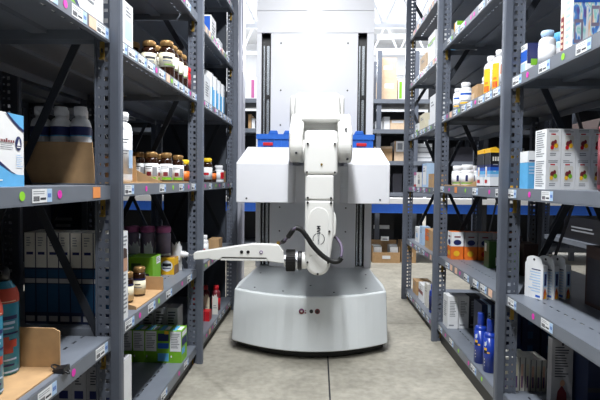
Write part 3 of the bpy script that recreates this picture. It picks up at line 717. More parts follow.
b = Box(1.05, 1.17, 2.90, 3.05, 1.091, 1.20, 'paper', -1); b.poly('a', [(.0,.6),(.5,.6),(.5,1),(.0,1)], 'red'); b.poly('c', [(0,.6),(.25,.8),(0,1)], 'red'); b.lines('c', .3, .8, .2, .6, 3); b.done('medicine_box', 'white box with a red corner stacked on the brown carton', 'box')
def vit(x0, x1, y0, y1, label):
    b = Box(x0, x1, y0, y1, .98, 1.142, 'paper', -1)
    for f in 'ac':
        b.panel(f, 0, 1, .66, 1, 'black_plastic', 1); b.panel(f, 0, 1, .58, .66, 'navy', 1); b.panel(f, 0, 1, .48, .58, 'blue', 1); b.panel(f, .0, 1, 0, .04, 'black_plastic', 1); b.panel(f, 0, 1, .38, .48, 'lightblue', 1); b.panel(f, 0, 1, .30, .38, 'paleblue', 1)
    b.panel('a', .15, .45, .2, .6, 'paper', 2); b.panel('a', .1, .5, .12, .22, 'red', 2); b.oval('a', .35, .42, .12, .1, 'peach', 3)
    for j in range(3): b.panel('c', .2+.22*j, .34+.22*j, .76, .88, 'offwhite', 2)
    b.panel('c', .25, .7, .64, .67, 'grey_text', 2); b.lines('c', .3, .7, .4, .48, 1, 'paleblue', 2)
    o = b.done('vitamin_box', label, 'box')
    m = MB(); m.prism([(-(x1-x0)/2,0),((x1-x0)/2,0),((x1-x0)/2,.012),(.0,.026),(-(x1-x0)/2,.018)], -(y1-y0)/2+.004, (y1-y0)/2-.004, 'y', 'yellow')
    m.obj('lid', o, (0,0,.1622)); return o
vit(.80, .85, 2.365, 2.44, 'black and blue box with yellow lid, nearer of two on the right shelf')
vit(.80, .85, 2.455, 2.56, 'black and blue box with yellow lid, farther of two on the right shelf')
b = Box(.865, .93, 2.36, 2.46, .98, 1.13, 'yellow', -1); b.panel('c', .1, .9, .1, .8, 'charcoal'); b.done('vitamin_box', 'yellow and dark box beside the nearer black and blue box', 'box')
for i in range(5):
    x = .80+.078*i; y = 3.01-.012*i
    b = Box(x, x+.072, y, y+.085, .54, .705, 'orange', -1)
    for f in 'ac':
        b.panel(f, 0, 1, .48, 1, 'paper' if i < 1 else 'greybox', 1); b.oval(f, .5, .62, .32, .10, 'navy', 2); b.panel(f, .25, .75, .80, .85, 'maroon', 2); b.oval(f, .45, .22, .25, .1, 'yellow' if i < 2 else 'red', 2)  # white tops of the inner boxes greyed, shade put into the colour
    b.done('supplement_box', 'orange and white box with navy oval, %s from the aisle on the right shelf' % ['first', 'second', 'third', 'fourth', 'fifth'][i], 'box', 'orange and white boxes')
b = Box(.925, .995, 2.72, 2.80, .54, .685, 'darkgreen', -1); b.panel('a', .1, .5, .6, .9, 'offwhite'); b.panel('c', .5, .9, .1, .4, 'offwhite'); b.done('supplement_box', 'dark green box in front of the orange and white boxes', 'box')
b = Box(.93, 1.0, 2.50, 2.585, .54, .665, 'green', -1); b.panel('c', 0, .4, 0, 1, 'paper'); b.done('supplement_box', 'bright green and white box near the first right post, lower shelf', 'box')
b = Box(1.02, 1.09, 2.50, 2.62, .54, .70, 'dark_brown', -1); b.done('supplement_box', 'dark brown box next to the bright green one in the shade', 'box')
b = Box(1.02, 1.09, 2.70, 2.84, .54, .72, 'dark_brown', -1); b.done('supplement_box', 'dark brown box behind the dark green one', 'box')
# bottom: white boxes, books, blue bottles
for i in range(3):
    b = Box(.785+.066*i, .847+.066*i, 3.0+.01*i, 3.11, .125, .318, 'paper' if i < 2 else 'charcoal', -1); b.lines('c', .2, .85, .35, .85, 10, 'grey_text', 1, i); b.panel('c', .15, .6, .08, .12, 'grey_text'); b.lines('a', .2, .8, .3, .8, 8, 'grey_text', 1, i)
    b.done('medicine_box', ['white printed box at the far aisle corner of the bottom right shelf', 'white printed box second in the bottom right row', 'dark grey box third in the bottom right row'][i], 'box')
for i, (mt, w) in enumerate((('navy_box',.03),('paleblue',.016),('navy_box',.034),('offwhite',.022),('navy_box',.04),('navy_box',.04))):
    x = .895+[0,.033,.052,.089,.114,.157][i]; b = Box(x, x+w, 2.72, 2.86, .125, .34, mt, -1); b.lines('c', .2, .8, .5, .8, 4, 'charcoal', 1, i)
    b.done('upright_box', ['navy box, first from the aisle', 'slim pale blue box', 'navy box right of the slim pale blue one', 'slim white box', 'navy box right of the slim white one', 'navy box, innermost'][i]+' in the row behind the blue bottles', 'box')
for i, (x, y) in enumerate(((.800,2.44),(.806,2.325))):
    bottle('blueb', (x,y,.125), 'tall royal blue shampoo bottle, %s of two at the aisle edge' % ['farther', 'nearer'][i], r=.029, h=.245, body='bluebottle', cap='bluebottle', capr=.55, caph=.24, sh=.08, neck=.5, lab='bluebottle', lv=(.03,.66), rz=.0, ribs=False,
        prints=((195,225,.36,.42,'black_plastic'),(195,225,.42,.47,'yellow'),(228,250,.37,.40,'yellow'),(200,214,.50,.58,'paper'),(216,224,.52,.60,'paleblue'),(200,208,.12,.14,'paper'),(200,208,.18,.20,'paper'),(200,206,.24,.26,'paper')))
for i in range(3):
    b = Box(.885+.09*i, .968+.09*i, 2.38, 2.50, .125, .425, 'navy_box', -1)
    for j in range(3): b.panel('c', .3, .6, .25+.22*j, .36+.22*j, 'teal_box')
    b.done('carton', 'dark navy carton behind the thin pale boxes, %s' % ['nearest the aisle', 'middle one', 'innermost'][i], 'box', 'navy cartons at the back')

# ================================================================== RIGHT RACK, third bay
def simple(x0, x1, y0, y1, z0, z1, mt, label, side=-1, pan=None, name='medicine_box', cat='box'):
    b = Box(x0, x1, y0, y1, z0, z1, mt, side)
    for f, u0, u1, v0, v1, pm in (pan or ()): b.panel(f, u0, u1, v0, v1, pm)
    b.lines('a', .25, .75, .6, .8, 2, 'grey_text', 2)
    return b.done(name, label, cat)
simple(.79, .93, 3.78, 4.0, 1.82, 1.965, 'cardboard_pale', 'pale brown carton high beside the third right post', name='carton')
simple(.79, .93, 3.50, 3.72, 1.82, 2.05, 'paper', 'white box with green edge high in the far right bay', pan=(('a',0,1,.7,.8,'green'),('c',.6,1,.2,.8,'lightblue')))
simple(.79, .90, 4.02, 4.14, 1.39, 1.47, 'paper', 'low white box by the third right post, upper far bay', pan=(('a',.2,.8,.1,.4,'green'),))
simple(.79, .92, 3.78, 3.98, 1.39, 1.52, 'cream_label', 'cream carton in the middle of the upper far right bay', pan=(('c',.2,.8,.2,.6,'paper'),))
simple(.785, .86, 3.42, 3.60, 1.39, 1.60, 'paper', 'tall white box at the near end of the upper far right bay')
simple(.79, .85, 4.06, 4.16, .965, 1.08, 'paper', 'white box with pink stripe, farthest on the eye level far right shelf', pan=(('a',0,1,.8,1,'magenta_lid'),('a',0,1,0,.15,'red')))
simple(.79, .85, 3.90, 4.02, .965, 1.075, 'offwhite', 'off white box, second on the eye level far right shelf', pan=(('a',.2,.8,.2,.5,'grey_text'),))
simple(.79, .87, 3.68, 3.84, .965, 1.14, 'paleblue', 'pale blue and white tall box on the eye level far right shelf', pan=(('a',.15,.95,.1,.9,'paper'),('a',0,.1,0,1,'blue')))
simple(.79, .88, 3.48, 3.62, .965, 1.06, 'cardboard', 'brown carton nearest on the eye level far right shelf', name='carton')
simple(.80, .88, 4.0, 4.12, .52, .64, 'paper', 'white bag like box at the far end of the lower far right shelf', pan=(('a',.3,.9,.3,.6,'paleblue'),))
simple(.80, .86, 3.84, 3.94, .52, .66, 'paleblue', 'pale blue box in the middle of the lower far right shelf')
simple(.80, .90, 3.50, 3.74, .52, .66, 'cardboard', 'orange brown carton at the near end of the lower far right shelf', pan=(('a',0,.5,.4,1,'orange'),), name='carton')
simple(.80, .92, 4.02, 4.18, .09, .20, 'cardboard', 'brown carton at the foot of the third right post', name='carton')
simple(.80, .87, 3.78, 3.94, .09, .22, 'paper', 'white box on the lowest far right shelf', pan=(('a',0,1,.4,.6,'maroon'),))
simple(.80, .85, 3.62, 3.72, .09, .26, 'offwhite', 'slim cream box on the lowest far right shelf')
bottle('bl3', (.815,3.50,.09), 'small blue bottle on the lowest far right shelf near the second post', r=.03, h=.2, body='bluebottle', cap='bluebottle', capr=.6, lab='navy', lv=(.1,.6))

# ================================================================== things on the dim racks to either side
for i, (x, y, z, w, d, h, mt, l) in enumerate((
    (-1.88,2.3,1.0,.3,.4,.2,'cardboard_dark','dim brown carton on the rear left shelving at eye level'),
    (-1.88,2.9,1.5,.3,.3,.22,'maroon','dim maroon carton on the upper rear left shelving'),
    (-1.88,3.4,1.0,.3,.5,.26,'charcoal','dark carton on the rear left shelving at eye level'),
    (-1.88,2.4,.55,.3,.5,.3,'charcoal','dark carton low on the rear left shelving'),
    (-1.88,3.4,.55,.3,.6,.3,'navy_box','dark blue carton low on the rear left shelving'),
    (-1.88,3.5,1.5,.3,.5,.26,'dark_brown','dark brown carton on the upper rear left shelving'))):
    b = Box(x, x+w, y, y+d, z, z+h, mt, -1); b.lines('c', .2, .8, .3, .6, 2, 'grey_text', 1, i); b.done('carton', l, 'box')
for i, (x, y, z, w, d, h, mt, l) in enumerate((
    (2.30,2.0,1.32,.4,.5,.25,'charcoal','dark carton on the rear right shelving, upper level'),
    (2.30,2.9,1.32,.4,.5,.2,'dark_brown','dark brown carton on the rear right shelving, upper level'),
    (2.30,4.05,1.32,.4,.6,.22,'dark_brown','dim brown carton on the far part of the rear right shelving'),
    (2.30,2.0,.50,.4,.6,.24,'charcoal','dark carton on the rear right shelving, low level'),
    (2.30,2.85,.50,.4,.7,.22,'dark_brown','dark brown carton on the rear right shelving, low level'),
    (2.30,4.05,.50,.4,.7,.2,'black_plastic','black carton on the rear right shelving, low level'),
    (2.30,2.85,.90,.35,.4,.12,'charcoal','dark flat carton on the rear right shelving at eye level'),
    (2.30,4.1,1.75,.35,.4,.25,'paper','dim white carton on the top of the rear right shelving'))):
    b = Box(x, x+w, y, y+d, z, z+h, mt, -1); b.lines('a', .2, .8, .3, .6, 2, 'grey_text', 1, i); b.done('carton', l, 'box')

# ================================================================== far cross aisle
FR = empty('far_rack', 'grey shelving standing crosswise at the far end beyond the robot', 'shelving', (0, 6.6, 0))
for x in (-4.7, -3.1, -1.5, -.3, .78, 1.26, 2.1, 3.3, 4.7):
    for y in (0, .6):
        m = MB(); m.box(x-.03, x+.03, y-.02, y+.02, 0, 2.7, 'rack_steel'); m.obj('post', FR)
for z in (.16, .86, 1.27, 1.68, 2.07):
    m = MB(); m.box(-4.73, 4.73, -.03, .62, z-.035, z, 'shelf_steel'); m.box(-4.73, 4.73, -.034, -.03, z-.05, z+.004, 'shelf_steel'); m.obj('shelf', FR)
for x0, x1, z1 in ((-4.7, -1.55, 2.9), (-1.5, 1.5, 2.0), (1.55, 4.7, 2.9)):
    m = MB(); m.box(x0, x1, .61, .62, .1, z1, 'dark_steel'); m.obj('added_backing', FR)  # added dark sheets so the view through the bays stays dark
def fbox(px0, px1, z, h, mt, label, y=6.68, d=.35, pan=()):
    x0, x1 = (px0-318)/500*y, (px1-318)/500*y
    b = Box(x0, x1, y, y+d, z, z+h, mt, 1)
    for f, u0, u1, v0, v1, pm in pan: b.panel(f, u0, u1, v0, v1, pm)
    b.done('carton', label, 'box')
fbox(377, 395, 2.07, .30, 'cardboard_pale', 'pale brown carton on the top far shelf, lower of the stack', pan=(('c',0,.12,0,1,'magenta_lid'),('c',.3,.8,.55,.75,'paper')))
fbox(378, 394, 2.371, .26, 'cardboard_pale', 'pale brown carton on the top far shelf, upper of the stack', pan=(('c',.2,.7,.4,.6,'paper'),))
fbox(396, 403, 2.07, .28, 'paper', 'white and green box right of the stacked far cartons', pan=(('c',.1,.5,.1,.9,'green'),))
fbox(374, 381, 1.68, .12, 'paper', 'white far carton right beside the robot column, low one')
fbox(382, 388, 1.68, .18, 'paper', 'white far carton left of the tan one')
fbox(388.6, 403, 1.68, .14, 'cardboard_pale', 'tan far carton on the shelf above the robot shoulder', pan=(('c',.1,.9,.7,.95,'paper'),))
fbox(373, 391, 1.27, .20, 'cardboard', 'open tan far carton beside the robot hood', pan=(('c',0,1,.85,1,'cardboard_pale'),))
fbox(393, 403, 1.27, .13, 'cardboard_pale', 'tan far carton with white label, lower of a pair')
fbox(393, 403, 1.401, .14, 'paper', 'white labelled far carton, upper of a pair', pan=(('c',.3,.8,.2,.8,'grey_text'),('c',0,.15,0,1,'cardboard')))
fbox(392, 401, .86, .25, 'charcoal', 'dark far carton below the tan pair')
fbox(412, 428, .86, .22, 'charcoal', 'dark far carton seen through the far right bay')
fbox(412, 430, 1.27, .24, 'paper', 'stack of white packets seen through the far right bay', pan=(('c',0,1,.2,.25,'grey_text'),('c',0,1,.5,.55,'grey_text'),('c',0,1,.75,.8,'grey_text')))
fbox(409, 428, 1.68, .2, 'cardboard_pale', 'pale carton seen high through the far right bay')
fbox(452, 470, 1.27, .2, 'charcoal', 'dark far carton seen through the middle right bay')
fbox(247.5, 250.5, 1.68, .2, 'cardboard', 'brown far carton slit between left upright and robot column', )
fbox(251, 254, 1.68, .15, 'paper', 'white far carton beside the brown slit one left of the column')
fbox(247, 255, 1.27, .14, 'cardboard_pale', 'pale far carton left of the robot column at shoulder height')
fbox(247, 255, 2.07, .3, 'paper', 'white far carton left of the robot column, high shelf', pan=(('c',.4,.8,.1,.9,'magenta_lid'),))
# pallet rack with blue beams right across the hall
PR = empty('pallet_rack', 'pallet rack with bright blue beams and white decking crossing the hall', 'shelving', (0, 6.15, 0))
for x in (-4.6, -2.0, 2.0, 4.6):
    m = MB(); m.box(x-.04, x+.04, -.04, .04, 0, 3.2, 'dark_steel'); m.obj('upright', PR)
m = MB(); m.box(-4.6, 4.6, -.03, .03, .62, .735, 'beam_blue'); m.obj('beam', PR, bevel=.006)
m = MB(); m.box(-4.6, 4.6, -.05, .35, .736, .80, 'white'); m.obj('decking', PR)
for x0, x1 in ((-4.56, -2.04), (2.04, 4.56)):
    m = MB(); m.box(x0, x1, -.03, .03, 2.02, 2.12, 'beam_blue'); m.obj('beam', PR, bevel=.006)
    m = MB(); m.box(x0, x1, -.05, .35, 1.94, 2.019, 'white'); m.obj('decking', PR)
# floor cartons under it
t = tray('open brown carton full of white packets on the floor beyond the robot', .68, 1.02, 6.17, 6.5, .001, near=[(0,.13),(1,.13)], far=[(0,.25),(1,.25)], aisle=.2, rear=.2, name='open_carton', cat='box', t=.008)
m = MB(); m.box(-.05, .05, -.168, -.1655, .05, .09, 'paper'); m.obj('address_label', t)
r = random.Random(4)
for i in range(7):
    m = MB(); m.box(-.06, .06, -.035, .035, 0, .05, 'paper'); m.box(-.04, .04, -.036, -.035, .01, .03, 'grey_text')
    o = m.obj('packet', None, (.735+.038*i if i < 6 else .85, 6.22+.11*(i % 3)-.02*(i == 6), .012+.04*i), rz=r.uniform(-.12,.12), bevel=.006); o.location = (.75+.20*(i % 2), 6.24+.095*((i//2) % 3), .01+.055*(i//2) if i < 6 else .2)
    o.location.z = .01+.0; o.scale.z = 3.6+.6*r.random(); o.scale.x = .8
    if i == 6: o.location = (.85, 6.335, .26); o.scale.z = 1
    tag(o, 'white packet in the open floor carton, %s' % ['near left', 'near right', 'middle left', 'middle right', 'far left', 'far right', 'lying on top'][i], 'packet', 'white packets in the floor carton')
b = Box(1.04, 1.22, 6.2, 6.5, 0, .26, 'cardboard', 1); b.panel('c', .2, .8, .3, .5, 'cardboard_pale'); b.done('carton', 'closed brown carton on the floor right of the open one', 'box')
for i, (x, z, w, h) in enumerate(((.72,.30,.3,.22),)):
    b = Box(x, x+w, 6.72, 7.0, .161, .161+h+.2, 'black_plastic', 1); b.panel('c', .1, .8, .5, .62, 'paper'); b.done('storage_bin', 'black bin with pale label above the floor cartons', 'bin')

# ================================================================== ROBOT
RB = empty('picking_robot', 'white mobile picking robot with lift column and hanging arm in the aisle', 'robot', (-.04, 3.2, 0))
OX, OY = -.04, 3.2
def rp(m, name, bevel=0., bseg=2, label=None):
    m.v = [(x-OX, y-OY, z) for x, y, z in m.v]
    o = m.obj(name, RB, bevel=bevel, bseg=bseg)
    if label: o['label'] = label
    return o
# base
def base_poly(z, s):
    pts = []; n = 20
    for i in range(n+1):
        t = i/n; x = -.503+t*.922; k = 2*t-1
        y = 2.735+s+(.185*k*k) - .0*k
        pts.append((x*(1-.008*(z > .2)), y, z))
    pts += [(.425, 3.2, z), (.40, 3.70, z), (.40, 4.25, z), (-.465, 4.25, z), (-.465, 3.70, z), (-.505, 3.2, z)]
    return pts
m = MB(); m.loft([base_poly(.052, 0), base_poly(.345, .07)], 'robot_base'); rp(m, 'base', .008, 3)
m = MB(); q = [(x*.95, y+.05, z) for x, y, z in base_poly(.012, 0)]; m.loft([q, [(x, y, .051) for x, y, z in q]], 'black_rubber'); rp(m, 'skirt', label='black underside skirt')
for x in (-.3, .2):
    for y in (3.05, 4.0):
        m = MB(); m.cyl((x-.02, y, .03), .03, .04, 'x', 'black_rubber', 16); rp(m, 'wheel')
m = MB()
pl = [(x*.965-.001, max(y+.012, 0), .3455) for x, y, z in base_poly(.345, .07)][:21]; pl = [(x, y+.012, .3452) for x, y, z in pl]+[(.385, 3.7, .3452), (.385, 3.76, .3452), (-.445, 3.76, .3452), (-.445, 3.7, .3452)]
m.loft([pl, [(x, y, .3475) for x, y, z in pl]], 'deck_metal'); rp(m, 'deck')
for x, y in ((-.38,3.02),(-.20,2.93),(-.04,3.1),(.10,2.92),(.30,3.05),(-.40,3.5),(.34,3.5)):
    m = MB(); m.cyl((x, y, .347), .006, .003, 'z', 'dark_steel', 10); rp(m, 'bolt')
# emblem and buttons on the sloping front
def front(px, z):
    k = (px+.503)/.922*2-1; return 2.735+.185*k*k+.07*(z-.052)/(.345-.052)
z = .268; x = -.085
m = MB(); y = front(x, z)-.003
m.lathe([(.007,0),(.0155,0),(.0155,.004),(.007,.004),(.007,0)], 'darkred', 20, (x, y-.003, z), 'y', False)
m.lathe([(.009,0),(.0155,0)], 'logo_purple', 12, (x, y-.0035, z), 'y', False, 0, PI)
m.box(x+.017, x+.026, y-.002, y, z-.012, z-.005, 'darkred'); m.box(x+.018, x+.026, y-.002, y, z+.004, z+.007, 'darkred'); m.cyl((x, y-.003, z), .004, .003, 'y', 'white', 10)
rp(m, 'logo', label='small round red and purple logo')
for xx, r, mt, l in ((-.030,.0105,'black_plastic','black round button'), (.004,.0145,'darkred','dark red round button')):
    m = MB(); y = front(xx, z); m.cyl((xx, y-.004, z), r, .012, 'y', mt, 18)
    m.cyl((xx, y-.005, z), r*.6, .004, 'y', 'black_plastic', 14); rp(m, 'button', label=l)
# lift column
m = MB(); F0, F1 = 3.78, 3.80; zt = 2.95
for x0, x1 in ((-.473,-.436), (-.366,.286), (.352,.405)): m.box(x0, x1, F0, F1, .346, zt if x0 < -10 else 2.105, 'robot_panel')
m.box(-.473, .405, F0, F1, 2.107, 2.27, 'robot_panel'); m.box(-.473, .405, F0, F1, 2.272, zt, 'robot_panel')
m.box(-.473, -.468, F1, 4.16, .346, zt, 'robot_panel'); m.box(.40, .405, F1, 4.16, .346, zt, 'robot_panel'); m.box(-.473, .405, 4.15, 4.16, .346, zt, 'robot_panel'); m.box(-.473, .405, F0, 4.16, zt, zt+.01, 'robot_panel')
rp(m, 'lift_column', .002)
for x0, x1 in ((-.436,-.366), (.286,.352)):
    m = MB(); m.box(x0-.02, x1+.02, 3.86, 3.87, .347, 2.106, 'black_plastic'); m.box(x0-.012, x0-.002, F1, 3.86, .347, 2.106, 'black_plastic'); m.box(x1+.002, x1+.012, F1, 3.86, .347, 2.106, 'black_plastic'); rp(m, 'rail_slot', label='dark vertical slot')
    w = x1-x0
    for a, b in ((.16,.30), (.52,.80)):
        m = MB(); m.box(x0+w*a, x0+w*b, 3.82, 3.845, .35, 2.02, 'rail_metal'); rp(m, 'guide_rail', label='silver guide rail')
    for zz in (1.62, 1.30):
        m = MB(); m.box(x0+w*.45, x0+w*.85, 3.812, 3.83, zz, zz+.03, 'black_plastic'); rp(m, 'rail_stop')
for x in (-.29, .21):
    for zz in (.62, .80, 1.42, 1.68, 2.03):
        m = MB(); m.cyl((x, F0-.003, zz), .006, .004, 'y', 'dark_steel', 10); rp(m, 'bolt')
# hood
def hood_piece(xf0, xf1, xb0, xb1, yf, name):
    m = MB(); zb, zf, zk = .858, 1.113, 1.232
    yb, yr = 3.46, 3.755
    A = [(xf0,yf,zb),(xf1,yf,zb),(xf1,yf,zf),(xf0,yf,zf)]
    m.add(A+[(xb0,yb,zk),(xb1,yb,zk),(xb0,yr,zk),(xb1,yr,zk),(xf0,yr,zb),(xf1,yr,zb),(xf0,yr,zf),(xf1,yr,zf)],
          [(0,1,2,3),(3,2,5,4),(4,5,7,6),(0,8,9,1),(0,3,10,8),(1,9,11,2),(3,4,6,10),(2,11,7,5),(8,10,6,7,11,9)], 'robot_panel')
    return rp(m, name, .006, 3)
hood_piece(-.528, -.190, -.492, -.190, 3.20, 'hood')
hood_piece(.186, .456, .186, .424, 3.20, 'hood')
m = MB(); m.prism([(-.189,3.205),(-.165,3.26),(-.15,3.32),(.145,3.32),(.16,3.26),(.185,3.205),(.185,3.755),(-.189,3.755)], .859, 1.10, 'z', 'robot_panel'); rp(m, 'arm_mount')
for x in (-.46, .395): 
    m = MB(); m.cyl((x, 3.197, .885), .006, .005, 'y', 'dark_steel', 10); rp(m, 'bolt')
# shoulder
m = MB(); m.box(-.145, .125, 2.93, 3.40, 1.12, 1.52, 'robot_white'); rp(m, 'shoulder_housing', .035, 4)
for x in (-.142, .118):
    m = MB(); m.lathe([(0,1.24),(.034,1.24),(.034,1.495),(.028,1.509),(0,1.512)], 'robot_white', 24, (x, 3.03, 0)); rp(m, 'side_motor')
def stadium(y, z, r, y2, z2, r2):
    pts = []
    for i in range(21):
        a = PI+PI*i/20; pts.append((y+r*math.cos(a), z+r*math.sin(a)))
    pts += [(y+r, z+.02), (y2+r2, z2-.06), (y2+r2, z2-.02), (y2+r2-.02, z2), (y2-r2*.3, z2), (y-r, z+.07)]
    return pts
for x0, x1 in ((-.160,-.084), (.104,.182)):
    m = MB(); m.prism(stadium(2.78,1.195,.092,2.93,1.385,.10), x0, x1, 'x', 'robot_white'); rp(m, 'fork_arm', .022, 4)
m = MB(); m.prism([(2.83,1.335),(2.80,1.345),(2.80,1.37),(2.84,1.385),(3.0,1.385),(3.0,1.335)], -.10, .12, 'x', 'robot_white'); rp(m, 'fork_bridge', .008, 3)
# upper arm
m = MB(); prof = [(2.545,1.032),(2.545,1.205),(2.60,1.262),(2.72,1.275),(2.80,1.25),(2.83,1.18),(2.80,1.10),(2.72,1.032)]
m.prism(prof, -.073, .098, 'x', 'robot_white'); rp(m, 'upper_arm', .018, 4)
for x in (-.083, .103):
    m = MB(); m.cyl((x-.006 if x < 0 else x-.008, 2.76, 1.17), .055, .014, 'x', 'robot_white', 28); rp(m, 'pivot_hub')
m = MB(); m.box(-.066, .079, 2.545, 2.70, .905, 1.030, 'robot_white'); rp(m, 'elbow_link', .008, 3)
m = MB(); m.box(-.055, .068, 2.565, 2.68, .890, 1.04, 'black_plastic'); rp(m, 'joint_seal', label='dark joint seal')
# forearm
pts = [(.079,.902),(.080,.72),(.066,.60)]
for i in range(13):
    a = 0-PI*i/12; pts.append((.003+.063*math.cos(a), .578+.062*math.sin(a)))
pts += [(-.063,.62),(-.066,.72),(-.066,.902)]
m = MB(); m.prism(pts, 2.545, 2.675, 'y', 'robot_white'); rp(m, 'forearm', .010, 3)
# raised cover outline on the forearm
cov = [(.052,.62),(.056,.80)]+[(.006+.05*math.cos(PI*i/14), .815+.052*math.sin(PI*i/14)) for i in range(15)]+[(-.046,.80),(-.042,.62)]
m = MB(); m.prism(cov, 2.5415, 2.546, 'y', 'robot_white'); rp(m, 'forearm_cover', .0025, 2)
m = MB(); m.lathe([(0,0),(.05,0),(.05,.004),(0,.004)], 'robot_white', 32, (.003,2.5415,.578), 'y', False); rp(m, 'elbow_cap', .002)
m = MB(); m.prism([(.078,.70),(.094,.73),(.097,.80),(.092,.83),(.078,.85)], 2.565, 2.65, 'y', 'robot_white'); rp(m, 'side_cover', .008, 3)
for x, z in ((-.052,.915),(.066,.915),(-.052,.890),(.066,.890),(-.058,1.045),(.084,1.045),(-.055,1.19),(.082,1.19),(-.05,.585),(.055,.585),(.003,.526),(.060,.745)):
    m = MB(); m.cyl((x, 2.536, z), .0055, .012, 'y', 'black_plastic', 10); rp(m, 'bolt')
for x, y, z in ((.145,2.69,1.28),(.172,2.70,1.19),(.155,2.695,1.12),(-.13,2.70,1.26),(-.12,2.685,1.15)):
    m = MB(); m.cyl((x, y-.01, z), .006, .03, 'y', 'dark_steel', 10); rp(m, 'bolt')
m = MB(); m.cyl((.016, 2.541, 1.085), .006, .006, 'y', 'brass', 10); rp(m, 'bolt', label='brass plug')
# printed emblem on the forearm: broken ring and the maker's word running up
m = MB(); c = (.006, .706)
for a0, a1 in ((-70,62), (118,200)):
    m.lathe([(.0275,0),(.0305,0),(.0305,.0012),(.0275,.0012)], 'dark_text', 24, (c[0],2.5402,c[1]), 'y', False, math.radians(a0), math.radians(a1))
rp(m, 'ring_emblem', label='broken dark ring emblem')
for body, zz, mt, sz in (('IAM', .752, 'dark_text', .026), ('ROBOTICS', .708, 'grey_text', .0125)):
    me = text_mesh(body, sz, mt, 'lettering', .0006 if mt == 'dark_text' else 0)
    o = bpy.data.objects.new('lettering', me); COL.objects.link(o); o.parent = RB
    o.location = (c[0]-OX, 2.5405-OY, zz); o.rotation_euler = (PI/2, -PI/2, 0); o['label'] = 'dark upright word' if body == 'IAM' else 'pale upright word'
# wrist
TY, TZ = 2.60, .585
def ring(x0, x1, r, mt, name, **k):
    m = MB(); m.cyl((x0, TY, TZ), r, x1-x0, 'x', mt, 32); return rp(m, name, .002, **k)
ring(-.08, -.055, .044, 'robot_white', 'wrist'); ring(-.100, -.081, .050, 'black_plastic', 'wrist_band', label='black band'); ring(-.113, -.101, .052, 'silver', 'wrist_ring', label='silver ring')
m = MB(); m.cyl((-.163, TY, TZ), .055, .048, 'x', 'black_rubber', 32)
for i in range(28):
    a = 2*PI*i/28; m.box(-.161, -.117, TY+.055*math.cos(a)-.002, TY+.055*math.cos(a)+.002, TZ+.055*math.sin(a)-.002, TZ+.055*math.sin(a)+.002, 'black_rubber')
rp(m, 'tool_changer', label='black knurled tool changer')
m = MB(); m.cyl((-.172, TY, TZ), .035, .01, 'x', 'silver', 20); rp(m, 'tool_flange')
# tool arm
def tx(px): return (px-318)/192.3
def tz(py): return 1-(py-180)/192.3
prof = [(tx(193.8),tz(254)),(tx(195),tz(252.4)),(tx(252),tz(243.3)),(tx(279),tz(243.6)),(tx(284),tz(250)),(tx(286),tz(262.5)),(tx(269),tz(260.5)),(tx(267),tz(257)),(tx(223),tz(257)),(tx(219.5),tz(259.8)),(tx(213),tz(259.8)),(tx(209),tz(258.4)),(tx(205.5),tz(259.3)),(tx(195),tz(260)),(tx(193.8),tz(258.8))]
m = MB(); m.prism(prof, TY-.030, TY+.022, 'y', 'robot_white'); rp(m, 'tool_arm', .004, 3)
m = MB(); m.box(tx(222), tx(268.5), TY-.024, TY+.016, tz(258.3), tz(256.8), 'black_plastic'); rp(m, 'slot', label='dark slot under the tool arm')
m = MB(); m.box(tx(221), tx(268.5), TY-.026, TY+.018, tz(260.4), tz(258.2), 'robot_white'); rp(m, 'lower_bar', .002)
for px, py, mt, r in ((242.5,251.3,'black_plastic',.0085), (249,251.3,'black_plastic',.0085), (262,251.3,'purple',.009)):
    m = MB(); m.cyl((tx(px), TY-.0335, tz(py)), r, .006, 'y', mt, 16)
    if mt == 'purple': m.cyl((tx(px), TY-.0345, tz(py)), r*.5, .003, 'y', 'white', 12)
    rp(m, 'screw_hole', label={'black_plastic': 'dark round hole', 'purple': 'purple ringed hole'}[mt])
m = MB(); m.cyl((tx(186.5), TY-.004, tz(256)), .0045, tx(195)-tx(186.5), 'x', 'silver', 12); rp(m, 'suction_tube', label='thin silver tube')
m = MB(); m.lathe([(0,0),(.011,0),(.012,-.012),(.017,-.014),(.012,-.019),(.019,-.024),(.014,-.028),(.022,-.036),(.019,-.037),(0,-.026)], 'plastic_white', 20, (tx(187.4), TY-.004, tz(255.5)), 'x'); rp(m, 'suction_cup', label='white bellows suction cup')
# hose
def hp(px, py, y=2.505): return ((px-318)/500*y, y, 1-(py-180.6)/500*y)
def spline(P, n=6):
    P = [Vector(p) for p in P]; out = []
    for i in range(len(P)-1):
        a, b, c, d = P[max(i-1,0)], P[i], P[i+1], P[min(i+2,len(P)-1)]
        for k in range(n):
            t = k/n; out.append(.5*((2*b)+(c-a)*t+(2*a-5*b+4*c-d)*t*t+(3*b-a-3*c+d)*t**3))
    return out+[P[-1]]
m = MB(); m.tube(spline([hp(296,227.8),hp(299,228.2),hp(303,231),hp(308,237.5),hp(313,245),(hp(320,252.5)),hp(327,258),hp(334,261),hp(339.5,260.4),hp(342.2,257.2)]), .0125, 'black_rubber', 12); rp(m, 'hose', label='thick black hose looping across the forearm')
m = MB(); m.tube(spline([hp(341.8,256.5,2.52),hp(342.6,249,2.54),hp(340.5,242,2.57),hp(336.5,237,2.60),hp(333,235.6,2.62)]), .0075, 'hose_end', 10); rp(m, 'hose_end', label='purple grey hose end')
m = MB(); m.tube(spline([hp(298,228,2.505),hp(294.8,228.6,2.51),hp(292.5,231,2.53),hp(289,236,2.56),hp(285,240.6,2.575),hp(280.5,243.6,2.60)]), .0065, 'hose_end', 10); rp(m, 'hose_end', label='purple grey hose end')
m = MB(); m.tube([hp(293.5,229.8,2.52), hp(288.6,236.6,2.56)], .0125, 'black_rubber', 12); rp(m, 'hose_sleeve', label='black sleeve')
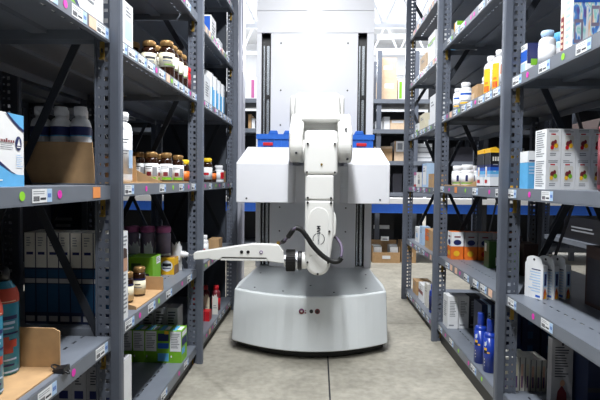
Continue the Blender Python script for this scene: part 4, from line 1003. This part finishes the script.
m = MB(); m.tube([hp(285,240.4,2.575), hp(282.5,242.4,2.59)], .011, 'black_plastic', 12); rp(m, 'connector', label='black connector')
m = MB(); m.cyl((tx(279.5)-.004, TY-.004, tz(244.6)), .009, .02, 'z', 'brass', 12); rp(m, 'fitting', label='brass fitting')
m = MB(); m.cyl((.078, 2.62, .714), .010, .014, 'x', 'brass', 12); rp(m, 'fitting', label='brass fitting')

# blue tote riding on the hood behind the arm
TT = empty('tote', 'blue plastic tote riding on the robot hood behind the arm', 'tote', (-.02, 3.63, 1.2325))
x0, x1, y0, y1, h = -.41, .40, -.11, .11, .095
m = MB()
m.box(x0, x1, y0, y1, 0, .006, 'tote_blue')
for a in ((x0,x1,y0,y0+.006),(x0,x1,y1-.006,y1),(x0,x0+.006,y0+.006,y1-.006),(x1-.006,x1,y0+.006,y1-.006)): m.box(a[0], a[1], a[2], a[3], .006, h, 'tote_blue')
m.obj('body', TT)
m = MB()
for a in ((x0-.008,x1+.008,y0-.010,y0),(x0-.008,x1+.008,y1,y1+.01),(x0-.008,x0,y0,y1),(x1,x1+.008,y0,y1)): m.box(a[0], a[1], a[2], a[3], h-.035, h, 'tote_blue')
n = 17
for i in range(n): 
    x = x0+.02+(x1-x0-.04)*i/(n-1); m.box(x-.003, x+.003, y0-.008, y0, .006, h-.036, 'tote_blue')
m.obj('rim', TT)
for x in (-.30, -.195, .20, .30):
    m = MB(); m.prism([(x-.035,h),(x+.035,h),(x+.028,h+.026),(x-.022,h+.026)], y0-.004, y0+.02, 'y', 'tote_blue'); m.obj('handle_lug', TT, bevel=.004)
for x in (-.335, .318):
    m = MB(); m.box(x-.035, x+.035, y0-.016, y0-.0105, .014, .036, 'red'); m.obj('latch', TT, bevel=.005)

# ================================================================== light
def area(name, loc, size, power, col=(1,1,1), rot=(0,0,0), spread=PI):
    l = bpy.data.lights.new(name, 'AREA'); l.shape = 'RECTANGLE'; l.size, l.size_y = size; l.energy = power; l.color = col; l.spread = spread
    o = bpy.data.objects.new(name, l); COL.objects.link(o); o.location = loc; o.rotation_euler = rot; return o
area('aisle_strip_light', (-.06, 1.65, 2.9), (.14, 1.9), 94, (.96, .98, 1))
area('aisle_strip_light', (-.06, -1.3, 2.9), (.14, 2.4), 36, (.96, .98, 1))
area('hall_light', (.5, 5.5, 4.2), (2.6, .3), 220, (.97, .98, 1))
area('hall_light', (0, 9.5, 4.5), (6, 1.2), 130, (.97, .98, 1))
for x, y in ((-4, 12), (0, 12), (4, 12)):
    l = bpy.data.lights.new('high_bay_light', 'POINT'); l.energy = 330; l.shadow_soft_size = .3; l.color = (.97, .98, 1)
    o = bpy.data.objects.new('high_bay_light', l); COL.objects.link(o); o.location = (x, y, 4.0)
w = bpy.data.worlds.new('hall_air'); SC.world = w; w.use_nodes = True
w.node_tree.nodes['Background'].inputs[0].default_value = (.80, .88, 1, 1); w.node_tree.nodes['Background'].inputs[1].default_value = .012

# ================================================================== camera
cd = bpy.data.cameras.new('camera'); cam = bpy.data.objects.new('camera', cd); COL.objects.link(cam)
cd.sensor_width = 36; cd.lens = 500/600*36; cd.clip_start = .02
cam.location = (0, 0, 1.0)
R = Matrix.Rotation(math.atan(18/500), 3, 'Z') @ Matrix.Rotation(PI/2-math.atan(19/500), 3, 'X') @ Matrix.Rotation(math.radians(.6), 3, 'Z')
cam.rotation_euler = R.to_euler()
SC.camera = cam
SC.view_settings.view_transform = 'Standard'; SC.view_settings.look = 'None'; SC.view_settings.gamma = 1; SC.view_settings.exposure = .28
SC.view_settings.use_curve_mapping = False
SC.cycles.diffuse_bounces = 2
